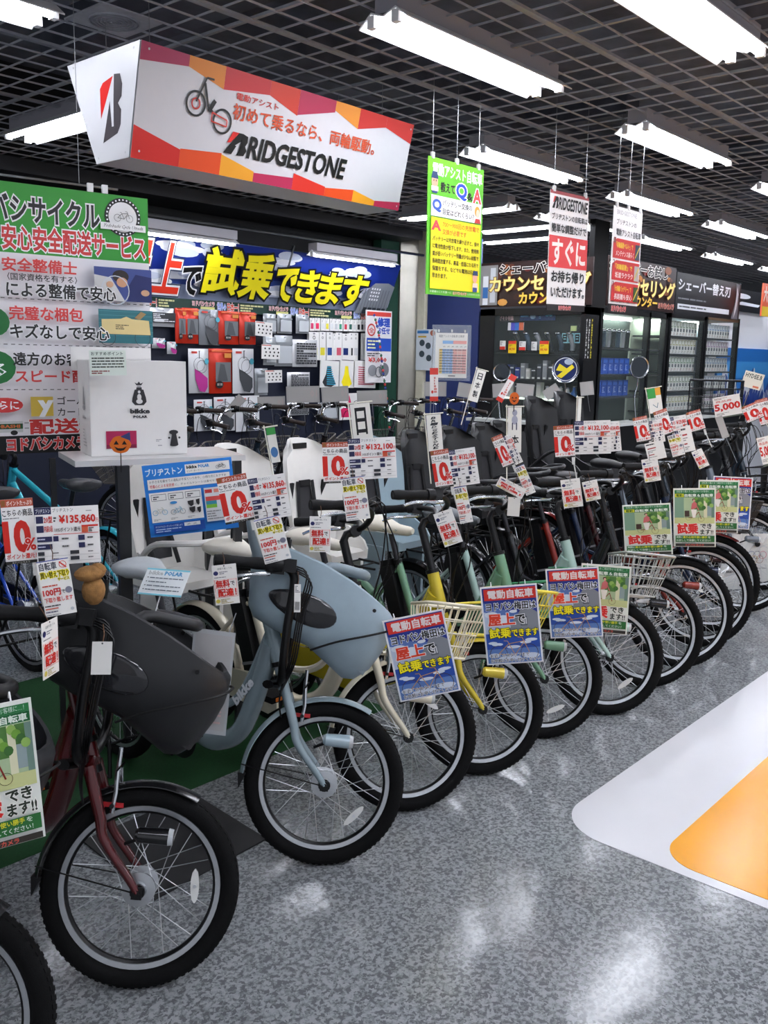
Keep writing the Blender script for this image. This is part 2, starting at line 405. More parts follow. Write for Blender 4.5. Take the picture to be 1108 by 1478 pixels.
def m_tyre(Rw, tw, n):
    def f():
        b = MB(); r = tw/2; pr = [(Rw-r+r*math.cos(a), r*1.0*math.sin(a)) for a in [2*PI*i/12 for i in range(12)]]
        b.ring((0, 0, Rw), pr, RUBBER, n)
        if n > 40:   # tread blocks
            k = 84
            for i in range(k):
                a = 2*PI*i/k
                for s_ in (-1, 1):
                    M = Matrix.Rotation(-a-(.02*s_), 3, 'Y')
                    b.box(Vector((0, s_*.0075, Rw)) + M @ Vector((Rw-.0030, 0, 0)), (.0036, .0095, .010), RUBBER, M)
        return b
    return cached(('tyre', Rw, tw, n), f, 'tire')
def m_rim(Rw, tw, mt, n):
    def f():
        b = MB(); o = Rw-tw+.003; i = o-.0135
        b.ring((0, 0, Rw), [(o, -.011), (o-.001, -.0135), (i, -.0115), (i-.004, 0), (i, .0115), (o-.001, .0135), (o, .011)], mt, n)
        b.ring((0, 0, Rw), [(i-.001, -.0095), (i-.007, -.005), (i-.007, .005), (i-.001, .0095)], BLACKM, n)
        return b
    return cached(('rim', Rw, mt.name, n), f, 'rim')
def spoke_mesh(Rw, tw, hubr):
    def f():
        o = Rw-tw-.02
        return MB().tube([(0, 0, 0), (1, 0, 0)], .0013, mat('#d2d4d6', .3, 1), 5, caps=False)
    return cached('spoke', f, 'spoke')
def spoke_frames(Rw, tw, hubr, n=28):
    o = Rw-tw-.02; out = []
    for i in range(n):
        a = 2*PI*i/n; s_ = 1 if i % 2 else -1; d = (.95 if (i//2) % 2 else -.95)
        p = Vector((hubr*math.cos(a+d), s_*.028, Rw+hubr*math.sin(a+d))); q = Vector((o*math.cos(a), s_*.002, Rw+o*math.sin(a)))
        L = (q-p).length; x = (q-p)/L; z = Vector((0, 1, 0)); y = z.cross(x).normalized(); z = x.cross(y)
        M = Matrix(((x.x*L, y.x, z.x, p.x), (x.y*L, y.y, z.y, p.y), (x.z*L, y.z, z.z, p.z), (0, 0, 0, 1))); out.append(M)
    return out
def m_spokes(Rw, tw, hubr):
    def f():
        b = MB()
        for M in spoke_frames(Rw, tw, hubr): b.tube([M @ Vector((0, 0, 0)), M @ Vector((1, 0, 0))], .0013, mat('#d2d4d6', .3, 1), 4, caps=False)
        return b
    return cached(('spokes', Rw, tw, hubr), f, 'spokes')
def m_hub(Rw, hr):
    def f():
        b = MB(); c = (0, 0, Rw)
        b.ring(c, [(.008, -.05), (hr*.45, -.046), (hr*.5, -.036), (hr, -.034), (hr, -.026), (hr*.62, -.022), (hr*.62, .022), (hr, .026), (hr, .034), (hr*.5, .036), (.008, .05)], ALU, 24, closedprof=False)
        for s_ in (-1, 1): b.cyl((0, s_*.046, Rw), (0, s_*.07, Rw), .009, BLACKM, 8)
        b.cyl((0, -.047, Rw), (0, -.056, Rw), .019, BLACKM, 14)
        return b
    return cached(('hub', Rw, hr), f, 'hub')
def m_reflector(Rw, ang):
    def f():
        b = MB(); r = Rw*.55; M = Matrix.Rotation(-R(ang), 3, 'Y'); c = Vector((0, 0, Rw)) + M @ Vector((r, 0, 0))
        q = [(.011*math.cos(t)*(1 if abs(math.cos(t)) > .3 else .6), .043*math.sin(t)) for t in [2*PI*i/14 for i in range(14)]]
        for (y0, y1) in ((-.012, -.004),):
            vs = [c + M @ Vector((p[0], y0, p[1])) for p in q]+[c + M @ Vector((p[0], y1, p[1])) for p in q]; n = 14
            b.add(vs, [tuple(range(n))[::-1], tuple(range(n, 2*n))]+[(i, (i+1) % n, n+(i+1) % n, n+i) for i in range(n)], mat('#d8d8d4', .12, .3, bump=.6, bscale=400))
        b.cyl(c+Vector((0, -.014, 0)), c+Vector((0, .0, 0)), .005, ALU, 8)
        return b
    return cached(('refl', Rw, ang), f, 'reflector')
def m_fender(Rw, mt, a0, a1, wd=.058):
    def f():
        b = MB(); r = Rw+.016; pr = []
        for i in range(7):
            t = -1+2*i/6; pr.append((r-.012*t*t, wd/2*t))
        pr += [(q-.0022, y) for q, y in pr[::-1]]
        b.ring((0, 0, Rw), pr, mt, 30, R(a0), R(a1)); return b
    return cached(('fender', Rw, mt.name, a0, a1), f, 'fender')
def m_fork(Rw, mt):
    def f():
        b = MB(); zc = 2*Rw+.045; ax = lambda z: axx(z, Rw)
        b.tube([(ax(zc-.005), 0, zc-.005), (ax(zc+.05), 0, zc+.05)], .021, mt, 12)
        b.tube([(ax(zc), -.05, zc-.012), (ax(zc), -.02, zc+.008), (ax(zc), .02, zc+.008), (ax(zc), .05, zc-.012)], .016, mt, 10)
        for s_ in (-1, 1):
            p = bez([(ax(zc), s_*.046, zc), (ax(zc-.12)+.002, s_*.052, zc-.12), (ax(Rw+.12), s_*.056, Rw+.12), (-.022, s_*.06, Rw+.03), (0, s_*.062, Rw)], 5)
            b.tube(p, [.0165-.0075*i/(len(p)-1) for i in range(len(p))], mt, 10)
            b.box((.0, s_*.062, Rw), (.026, .008, .03), BLACKM)
        return b
    return cached(('fork', Rw, mt.name), f, 'fork')
def m_stay(Rw, a1):
    def f():
        b = MB(); r = Rw+.014
        for s_ in (-1, 1): b.tube([(0, s_*.068, Rw), (r*math.cos(R(a1-6)), s_*.03, Rw+r*math.sin(R(a1-6)))], .0022, BLACKM, 5)
        b.prism([(r*math.cos(R(a1))-.006, Rw+r*math.sin(R(a1))), (r*math.cos(R(a1))+.02, Rw+r*math.sin(R(a1))), (r*math.cos(R(a1+8)), Rw+r*math.sin(R(a1+8))-.012)], 1, -.024, .024, BLACKM)
        return b
    return cached(('stay', Rw, a1), f, 'fender_stay')
def m_brake(Rw):
    def f():
        b = MB(); z = Rw+(Rw-.048); x = axx(z, Rw)+.035
        red = mat('#b01c22', .45)
        for s_ in (-1, 1):
            b.tube([(x, s_*.03, z-.02), (x+.005, s_*.034, z+.03), (x, s_*.02, z+.085)], .0065, CHROME, 8)
            b.box((x+.0, s_*.020, z-.002), (.052, .010, .012), red)
            b.cyl((x, s_*.026, z-.002), (x, s_*.045, z-.002), .006, BLACKM, 8)
        b.tube([(x, -.03, z+.085), (x+.01, 0, z+.10), (x, .03, z+.08)], .003, BLACKM, 5)
        b.tube([(x, -.012, z+.03), (x, -.012, z+.14)], .006, CHROME, 8)
        return b
    return cached(('brake', Rw), f, 'brake_caliper')
def m_light(Rw, mt):
    def f():
        b = MB(); z = Rw+.145; x = .05; y = -.075
        b.tube([(-.045, -.055, z-.03), (-.01, y, z-.01)], .005, BLACKM, 6)
        b.tube([(-.02, y, z), (-.012, y, z), (.03, y, z), (.062, y, z)], [.012, .019, .0205, .0215], mt, 14)
        b.tube([(.062, y, z), (.074, y, z)], [.0215, .019], mat('#e8ecef', .08, trans=.5), 14)
        return b
    return cached(('light', Rw, mt.name), f, 'headlight')
def m_frame(Rw, mt, kind):
    def f():
        b = MB(); zc = 2*Rw+.045; ax = lambda z: axx(z, Rw); dz = Rw-.262
        b.tube([(ax(zc+.055), 0, zc+.055), (ax(zc+.2), 0, zc+.2)], .024, mt, 14)
        for z in (zc+.05, zc+.2): b.cyl((ax(z), 0, z), (ax(z+.014), 0, z+.014), .027, BLACKM, 12)
        h = Vector((ax(zc+.12)-.01, 0, zc+.12)); bb = Vector((-.66-dz, 0, .27+dz*.5)); st = Vector((-.81-dz, 0, .64+dz)); ra = Vector((-1.14-2*dz, 0, Rw))
        if kind == 'u':
            b.tube(bez([h, (-.36, 0, .36+dz), (-.50, 0, .255+dz*.6), (-.60, 0, .25+dz*.5), bb], 6), [.033]*25, mt, 12)
            b.tube(bez([h+Vector((.0, 0, .06)), (-.38, 0, .46+dz), (-.56, 0, .38+dz), (-.735-dz, 0, .42+dz)], 6), .014, mt, 8)
        elif kind == 'sport':
            b.tube([h+Vector((0, 0, -.03)), bb], .022, mt, 12); b.tube([h+Vector((-.01, 0, .06)), (-.80-dz, 0, .60+dz)], .019, mt, 12)
        else:
            b.tube(bez([h, (-.42, 0, .40+dz), bb], 6), .026, mt, 12); b.tube(bez([h+Vector((0, 0, .05)), (-.42, 0, .50+dz), (-.74-dz, 0, .44+dz)], 6), .016, mt, 8)
        b.tube([bb, st], .019, mt, 12); b.cyl((bb.x, -.045, bb.z), (bb.x, .045, bb.z), .03, mt, 14)
        for s_ in (-1, 1):
            b.tube([bb+Vector((-.02, s_*.03, 0)), ra+Vector((0, s_*.07, 0))], .011, mt, 8)
            b.tube([st+Vector((0, s_*.015, -.04)), ra+Vector((0, s_*.07, 0))], .009, mt, 8)
        return b
    return cached(('frame', Rw, mt.name, kind), f, 'frame')
def m_battery(Rw):
    def f():
        dz = Rw-.262; a = Vector((-.70-dz, 0, .30+dz)); d = (Vector((-.81-dz, 0, .64+dz))-a).normalized(); M = Matrix(((d.z, 0, d.x), (0, 1, 0), (-d.x, 0, d.z)))
        b = MB(); c = a+d*.17+Vector((-.055, 0, -.005)); b.box(c, (.075, .085, .33), DARKPL, M); b.box(c+d*.18, (.06, .07, .03), BLACKM, M)
        b.box(c-d*.10+Vector((0, 0, 0)), (.078, .088, .012), mat('#8b8d90', .4), M); return b
    return cached(('bat', Rw), f, 'battery')
def m_crank(Rw):
    def f():
        dz = Rw-.262; b = MB(); bb = Vector((-.66-dz, 0, .27+dz*.5)); a = R(200)
        b.ring((bb.x, -.052, bb.z), [(.055, -.003), (.078, -.003), (.078, .003), (.055, .003)], BLACKM, 28)
        b.ring((bb.x, -.062, bb.z), [(.0, 0), (.098, 0), (.104, .004), (.0, .006)], DARKPL, 28)
        return b
    return cached(('crank', Rw), f, 'crank')
def m_arm(Rw, s_):
    def f():
        dz = Rw-.262; b = MB(); bb = Vector((-.66-dz, 0, .27+dz*.5)); a = R(200); q = bb+Vector((math.cos(a)*.16*s_, 0, math.sin(a)*.16*s_))
        return b.tube([bb+Vector((0, s_*.075, 0)), q+Vector((0, s_*.09, 0))], [.013, .010], BLACKM, 8)
    return cached(('arm', Rw, s_), f, 'crank_arm')
def m_pedal(Rw, s_):
    def f():
        dz = Rw-.262; b = MB(); bb = Vector((-.66-dz, 0, .27+dz*.5)); a = R(200); q = bb+Vector((math.cos(a)*.16*s_, s_*.145, math.sin(a)*.16*s_))
        b.box(q, (.085, .095, .024), RUBBER)
        for e in (-1, 1): b.box(q+Vector((e*.043, 0, 0)), (.004, .06, .014), mat('#c8671a', .25))
        return b
    return cached(('pedal', Rw, s_), f, 'pedal')
def m_guard(Rw, mt):
    def f():
        dz = Rw-.262; b = MB(); x0 = -.57-dz; x1 = -1.10-2*dz
        p = [(x0, .33+dz*.5), (x0-.03, .355+dz*.5), (x1, Rw+.045), (x1-.04, Rw+.02), (x1-.03, Rw-.03), (x0-.05, .20+dz*.5), (x0, .235+dz*.5)]
        b.prism(p, 1, -.078, -.066, mt); return b
    return cached(('guard', Rw, mt.name), f, 'chain_guard')
def m_rack(Rw):
    def f():
        b = MB(); x = -1.14-2*(Rw-.262); z = 2*Rw+.075
        for s_ in (-1, 1):
            b.tube([(x+.22, s_*.05, z), (x+.1, s_*.065, z), (x-.32, s_*.065, z), (x-.35, s_*.03, z)], .006, BLACKM, 6)
            b.tube([(x-.12, s_*.065, z), (x, s_*.075, Rw)], .006, BLACKM, 6)
        for k in range(4): b.cyl((x+.12-.1*k, -.065, z), (x+.12-.1*k, .065, z), .004, BLACKM, 5)
        return b
    return cached(('rack', Rw), f, 'rear_rack')
def m_stand(Rw):
    def f():
        b = MB(); x = -1.12-2*(Rw-.262)
        for s_ in (-1, 1): b.tube([(x, s_*.08, Rw), (x+.10, s_*.12, .12), (x+.13, s_*.14, .006), (x+.06, s_*.15, .006)], .008, BLACKM, 6)
        b.cyl((x+.10, -.12, .12), (x+.10, .12, .12), .006, BLACKM, 6); return b
    return cached(('stand', Rw), f, 'kickstand')
def m_saddle(Rw, mt, rivets):
    def f():
        dz = Rw-.262; b = MB(); x0 = -.88-dz; z0 = .80+dz; secs = []
        for (x, w_, h) in ((.155, .012, .018), (.13, .025, .03), (.06, .033, .036), (-.01, .06, .042), (-.08, .098, .05), (-.125, .095, .046), (-.145, .06, .034)):
            secs.append([(x0+x, w_*math.cos(2*PI*i/14), z0+(.012 if x < 0 else 0)+(h*.55*math.sin(2*PI*i/14) if math.sin(2*PI*i/14) > 0 else h*.95*math.sin(2*PI*i/14))) for i in range(14)])
        b.loft(secs, mt)
        if rivets:
            for (x, y) in ((.02, -.055), (-.05, -.085), (-.11, -.09), (.08, -.034)): b.ball((x0+x, y, z0-.004), .0045, CHROME, 6, 4)
        return b
    return cached(('saddle', Rw, mt.name, rivets), f, 'saddle', ang=60)
def m_post(Rw):
    def f():
        dz = Rw-.262; b = MB(); b.tube([(-.81-dz, 0, .63+dz), (-.865-dz, 0, .78+dz)], .0135, mat('#3a3a3d', .3, .8), 10)
        b.cyl((-.808-dz, 0, .625+dz), (-.814-dz, 0, .65+dz), .022, BLACKM, 10)
        for s_ in (-1, 1): b.tube([(-.79-dz, s_*.02, .775+dz), (-.93-dz, s_*.035, .775+dz)], .004, CHROME, 5)
        return b
    return cached(('post', Rw), f, 'seat_post')
# --- steering group -------------------------------------------------
def bar_path(Rw, s_, hb):
    z = hb; x = axx(z-.06, Rw)+.05
    return bez([(x, 0, z-.05), (x+.025, s_*.06, z-.03), (x+.03, s_*.14, z), (x-.01, s_*.21, z+.012), (x-.07, s_*.245, z+.008), (x-.20, s_*.285, z-.012)], 5)
def m_bar(Rw, hb, mt):
    def f():
        b = MB(); zc = 2*Rw+.26; x = axx(hb-.06, Rw)+.05
        b.tube([(axx(zc-.02, Rw), 0, zc-.02), (axx(hb-.09, Rw), 0, hb-.09), (axx(hb-.07, Rw)+.015, 0, hb-.065), (x, 0, hb-.05)], [.016, .016, .015, .015], mt, 10)
        b.cyl((x, -.025, hb-.05), (x, .025, hb-.05), .021, mt, 12)
        for s_ in (-1, 1): b.tube(bar_path(Rw, s_, hb), .0115, mt, 10)
        return b
    return cached(('bar', Rw, hb, mt.name), f, 'handlebar')
def m_grip(Rw, hb, s_, mt):
    def f():
        p = bar_path(Rw, s_, hb)[-6:]; b = MB(); n = len(p)-1
        q = [p[0].lerp(p[-1], i/6) for i in range(7)]; b.tube(q, [.017, .0175, .016, .0165, .0175, .019, .017], mt, 12)
        d = (p[0]-p[-1]).normalized(); b.tube([p[0]+d*.002, p[0]+d*.03], .0225, DARKPL, 12)
        b.box(p[0]+d*.045+Vector((0, 0, .008)), (.035, .03, .03), DARKPL); return b
    return cached(('grip', Rw, hb, s_, mt.name), f, 'grip')
def m_lever(Rw, hb, s_):
    def f():
        p = bar_path(Rw, s_, hb); a = p[-8]; b = MB()
        b.box(a+Vector((.01, 0, -.012)), (.04, .026, .026), DARKPL)
        b.tube(bez([a+Vector((.022, s_*.0, -.016)), a+Vector((.03, s_*.03, -.026)), a+Vector((-.02, s_*.065, -.034)), a+Vector((-.085, s_*.07, -.045)), a+Vector((-.12, s_*.085, -.062))], 4), [.007]*8+[.006]*9, CHROME, 8)
        return b
    return cached(('lever', Rw, hb, s_), f, 'brake_lever')
def m_bell(Rw, hb):
    def f():
        p = bar_path(Rw, -1, hb)[11]; b = MB(); b.ball(p+Vector((0, 0, .03)), (.022, .022, .014), DARKPL, 12, 6); b.box(p+Vector((0, 0, .012)), (.02, .024, .02), BLACKM); return b
    return cached(('bell', Rw, hb), f, 'bell')
def m_cable(Rw, hb, seed):
    def f():
        rd = random.Random(seed); b = MB(); zc = 2*Rw
        for k in range(4):
            s_ = -1 if k < 3 else 1; p = bar_path(Rw, s_, hb)[-8]
            e = Vector((axx(zc+.16, Rw)+rd.uniform(.03, .06), s_*rd.uniform(.0, .03), zc+rd.uniform(.12, .26)))
            b.tube(bez([p+Vector((.02, 0, -.01)), p+Vector((rd.uniform(.07, .13), -s_*.05, rd.uniform(-.01, .04))), p.lerp(e, .5)+Vector((rd.uniform(.06, .12), 0, 0)), e, Vector((axx(zc, Rw)+.03, -.03+.02*k, zc+.02))], 5), .0026, BLACKM, 5)
        return b
    return cached(('cable', Rw, hb, seed), f, 'brake_cable')
def m_wirebasket(Rw, mt, dense):
    def f():
        b = MB(); zb = 2*Rw+.03; x0 = .0; Hh = .185
        def rect_(x, X, w_, z, n=4):
            r = .04; pts = []
            for (cx_, cy_, a) in ((X-r, w_-r, 0), (x+r, w_-r, 90), (x+r, -w_+r, 180), (X-r, -w_+r, 270)):
                for i in range(n+1): pts.append((cx_+r*math.cos(R(a+90*i/n)), cy_+r*math.sin(R(a+90*i/n)), z))
            return pts
        def lvl(t): return (x0+.01-.005*t, x0+.17+.06*t, .11+.055*t, zb+Hh*t)
        for t, r in ((1, .0065), (.72, .0028), (.46, .0028), (.22, .0028), (0, .0045)): b.tube(rect_(*[lvl(t)[i] for i in (0, 1, 2, 3)]), r, mt, 6, closed=True)
        nx = 6 if not dense else 9; ny = 6 if not dense else 10
        for i in range(nx+1):
            for s_ in (-1, 1):
                A = lvl(0); B = lvl(1); u = i/nx
                b.tube([(A[0]+.03+(A[1]-A[0]-.06)*u, s_*A[2], A[3]), (B[0]+.03+(B[1]-B[0]-.06)*u, s_*B[2], B[3])], .0024, mt, 4, caps=False)
        for i in range(ny+1):
            A = lvl(0); B = lvl(1); u = -1+2*i/ny
            for q in (0, 1): b.tube([(A[q], u*(A[2]-.03), A[3]), (B[q], u*(B[2]-.03), B[3])], .0024, mt, 4, caps=False)
            b.tube([(A[0], u*(A[2]-.02), A[3]), (A[1], u*(A[2]-.02), A[3])], .0024, mt, 4, caps=False)
        b.tube([(axx(zb-.02, Rw), 0, zb-.01), (x0+.02, 0, zb-.004), (x0+.15, 0, zb-.004)], .008, mt, 8)
        for s_ in (-1, 1): b.tube([(axx(zb+.1, Rw)+.02, 0, zb+.1), (x0+.01, s_*.1, zb+.13)], .005, mt, 6)
        b.tube([(x0+.14, -.06, zb-.006), (x0+.10, -.075, zb-.12), (.0+.0, -.072, Rw+.01)], .004, BLACKM, 6) if 0 else None
        return b
    return cached(('wb', Rw, mt.name, dense), f, 'front_basket')
def shell_secs(x0, z0, n=28):
    # child-seat bowl: heights with back x, front x, half width
    tab = [(.0, .195, .238, .035), (.035, .150, .282, .085), (.09, .075, .316, .132), (.135, -.045, .335, .155), (.165, -.105, .342, .168), (.20, -.125, .345, .176)]
    secs = []
    def sec(z, xb, xf, w_, rim=0):
        pts = []; c = (xb+xf)/2; hx = (xf-xb)/2
        for i in range(n):
            a = 2*PI*i/n; ca, sa = math.cos(a), math.sin(a); e = .62
            px = c+hx*math.copysign(abs(ca)**e, ca); py = w_*math.copysign(abs(sa)**e, sa)*(1-.18*max(0, (px-c)/hx)**2)
            t = max(0., min(1., (xf-px)/(xf-xb)))
            dz = rim*(.185*(1-(1-t)**1.9))
            pts.append((x0+px, py, z0+z+dz))
        return pts
    for (z, xb, xf, w_) in tab: secs.append(sec(z, xb, xf, w_))
    for k in (.34, .67, 1): secs.append(sec(.20+.012*k, -.125-.01*k, .347-.012*k, .176+.004*k, k))
    return secs, sec
def child_front(Rw, mt, inner, parent, M, hb):
    x0 = axx(.60, Rw); z0 = .59
    key = ('shell', Rw, mt.name)
    def f():
        b = MB(); secs, sec = shell_secs(x0, z0)
        b.loft(secs, mt, cap1=False)
        # rolled rim and inner wall
        top = secs[-1]; c = Vector((x0+.1, 0, 0)); ins = [[(c.x+(p[0]-c.x)*k, p[1]*k, p[2]-d) for p in top] for (k, d) in ((1.0, 0), (.985, -.006), (.95, -.004), (.93, .03), (.84, .14), (.7, .2))]
        b.loft(ins, mt, cap0=False, cap1=True); return b
    me = cached(key, f, 'child_seat_shell', ang=50)
    o = link('front_child_seat', me, parent, M=M)
    def fseam():
        b = MB(); secs, sec = shell_secs(x0, z0); z = .125
        for s_ in (-1,):
            pass
        pts = [(x0+.085, -.150, z0+.085), (x0+.16, -.166, z0+.118), (x0+.24, -.160, z0+.142), (x0+.30, -.142, z0+.160), (x0+.338, -.095, z0+.172), (x0+.351, 0, z0+.178)]
        for s_ in (1, -1): b.tube(bez([(p[0]+.003, p[1]*s_*1.012, p[2]) for p in pts], 4), .0035, mat('#0d0d0e', .6), 5)
        return b
    link('seam', cached(('seam', Rw), fseam, 'seam'), o)
    def surf(px, pz):      # half width of the bowl at local x, z above z0
        tb = [(.0, .195, .238, .035), (.035, .150, .282, .085), (.09, .075, .316, .132), (.135, -.045, .335, .155), (.165, -.105, .342, .168), (.20, -.125, .345, .176)]
        xb, xf, w_ = -.130, .340, .178
        for (a_, b_) in zip(tb[:-1], tb[1:]):
            if a_[0] <= pz <= b_[0]: t = (pz-a_[0])/(b_[0]-a_[0]); xb, xf, w_ = [a_[i]+(b_[i]-a_[i])*t for i in (1, 2, 3)]
        c = (xb+xf)/2; hx = (xf-xb)/2; ca = min(.999, abs(px-c)/hx)**(1/.62)
        return w_*math.sqrt(max(1-ca*ca, .0001))**.62*(1-.18*max(0, (px-c)/hx)**2)
    def fwin(s_):
        b = MB(); n = 28; rings = []
        for (k, dy) in ((1.0, -.002), (.985, .002), (.93, .0035), (.75, .0035), (.5, .0035), (.25, .0035), (0.02, .0035)):
            vs_ = []
            for i in range(n):
                a = 2*PI*i/n; px = .112*math.cos(a)*k; pz = .046*math.sin(a)*k*(1+.2*math.cos(a)); t = R(-17)
                X = .05+px*math.cos(t)-pz*math.sin(t); Z = .212+px*math.sin(t)+pz*math.cos(t)
                vs_.append((x0+X, s_*(surf(X, Z)+dy), z0+Z))
            rings.append(vs_)
        b.loft(rings if s_ < 0 else rings[::-1], mat('#232326', .12, coat=.6), cap0=False, cap1=False)
        return b
    for s_ in (-1, 1): link('side_window', cached(('win', Rw, s_), lambda: fwin(s_), 'side_window'), o, label='glossy dark oval window')
    def fback():
        b = MB(); secs = []
        for (z, w_, t, xx) in ((.16, .11, .02, .0), (.30, .135, .03, -.035), (.40, .14, .035, -.07), (.46, .13, .035, -.085), (.487, .10, .02, -.088)):
            secs.append([(x0-.04+xx+t*math.copysign(abs(math.cos(a))**.7, math.cos(a)), w_*math.copysign(abs(math.sin(a))**.45, math.sin(a)), z0+z) for a in [2*PI*i/24 for i in range(24)]])
        b.loft(secs, inner); return b
    link('backrest', cached(('back', Rw, inner.name), fback, 'backrest', ang=55), o)
    def fgrab():
        b = MB(); b.tube(bez([(x0+.10, -.13, z0+.30), (x0+.12, -.11, z0+.345), (x0+.22, -.06, z0+.335), (x0+.24, 0, z0+.33), (x0+.22, .06, z0+.335), (x0+.12, .11, z0+.345), (x0+.10, .13, z0+.30)], 4), .016, inner, 10)
        for s_ in (-1, 1):
            for (px, pz) in ((.27, .225), (.19, .30)): b.cyl((x0+px, s_*.158, z0+pz), (x0+px, s_*.168, z0+pz), .006, BLACKM, 8)
        b.box((x0-.02, -.06, z0+.40), (.012, .032, .05), BLACKM); b.box((x0-.02, .06, z0+.40), (.012, .032, .05), BLACKM)
        return b
    link('grab_bar', cached(('grab', Rw, inner.name), fgrab, 'grab_bar'), o)
    # handlebar hugging the bowl
    def path(s_):
        return bez([(x0, 0, z0-.03), (x0+.01, s_*.10, z0-.025), (x0+.012, s_*.178, z0+.02), (x0+.012, s_*.192, z0+.15), (x0+.018, s_*.195, z0+.27), (x0+.008, s_*.20, z0+.315), (x0-.03, s_*.215, z0+.33), (x0-.09, s_*.24, z0+.33), (x0-.22, s_*.275, z0+.325)], 5)
    def fbar():
        b = MB()
        for s_ in (-1, 1): b.tube(path(s_), .0135, BLACKM, 10)
        zc = 2*Rw+.045; b.tube([(axx(zc+.2, Rw)+.0, 0, zc+.19), (x0, 0, z0-.02)], .02, BLACKM, 10) if 0 else None
        b.cyl((axx(z0-.07, Rw), 0, z0-.07), (x0, 0, z0-.01), .022, BLACKM, 12)
        b.tube([(x0-.03, -.11, z0-.035), (x0+.01, 0, z0-.04), (x0-.03, .11, z0-.035)], .019, BLACKM, 10, flat=.7)
        return b
    h = link('handlebar', cached(('cbar', Rw), fbar, 'handlebar'), parent, M=M)
    for s_ in (-1, 1):
        def fg():
            p = path(s_); a = p[-6]; e = p[-1]; b = MB()
            a = p[-7]
            b.tube([a.lerp(e, i/6) for i in range(7)], [.0185, .019, .0165, .017, .018, .020, .017], GRIP, 12)
            d = (a-e).normalized(); b.tube([a, a+d*.012, a+d*.05], [.021, .026, .024], DARKPL, 14); b.box(a+d*.075, (.04, .035, .04), DARKPL); b.ball(a+d*.03+Vector((0, 0, .03)), (.022, .02, .014), DARKPL, 10, 5)
            return b
        link('grip', cached(('cgrip', Rw, s_), fg, 'grip'), h)
        def fl_():
            p = path(s_); a = p[-10]; b = MB()
            b.box(a+Vector((0, 0, -.012)), (.05, .03, .03), DARKPL)
            b.tube(bez([a+Vector((-.02, s_*.01, -.02)), a+Vector((-.02, s_*.045, -.03)), a+Vector((-.07, s_*.07, -.036)), a+Vector((-.13, s_*.078, -.052)), a+Vector((-.16, s_*.085, -.07))], 4), .0062, CHROME, 8)
            return b
        link('brake_lever', cached(('clever', Rw, s_), fl_, 'brake_lever'), h)
    def fc():
        b = MB()
        for k in range(4):
            y = -.20-.006*k
            b.tube(bez([path(-1)[-10]+Vector((.01, 0, 0)), (x0+.05+.006*k, y, z0+.32-.01*k), (x0+.04+.006*k, y-.008, z0+.2), (x0+.03+.006*k, y-.004, z0+.05), (x0+.01, -.09+.01*k, z0-.07), (x0+.02, -.05, z0-.14)], 5), .0026, BLACKM, 5)
        return b
    link('brake_cable', cached(('ccable', Rw), fc, 'brake_cable'), h)
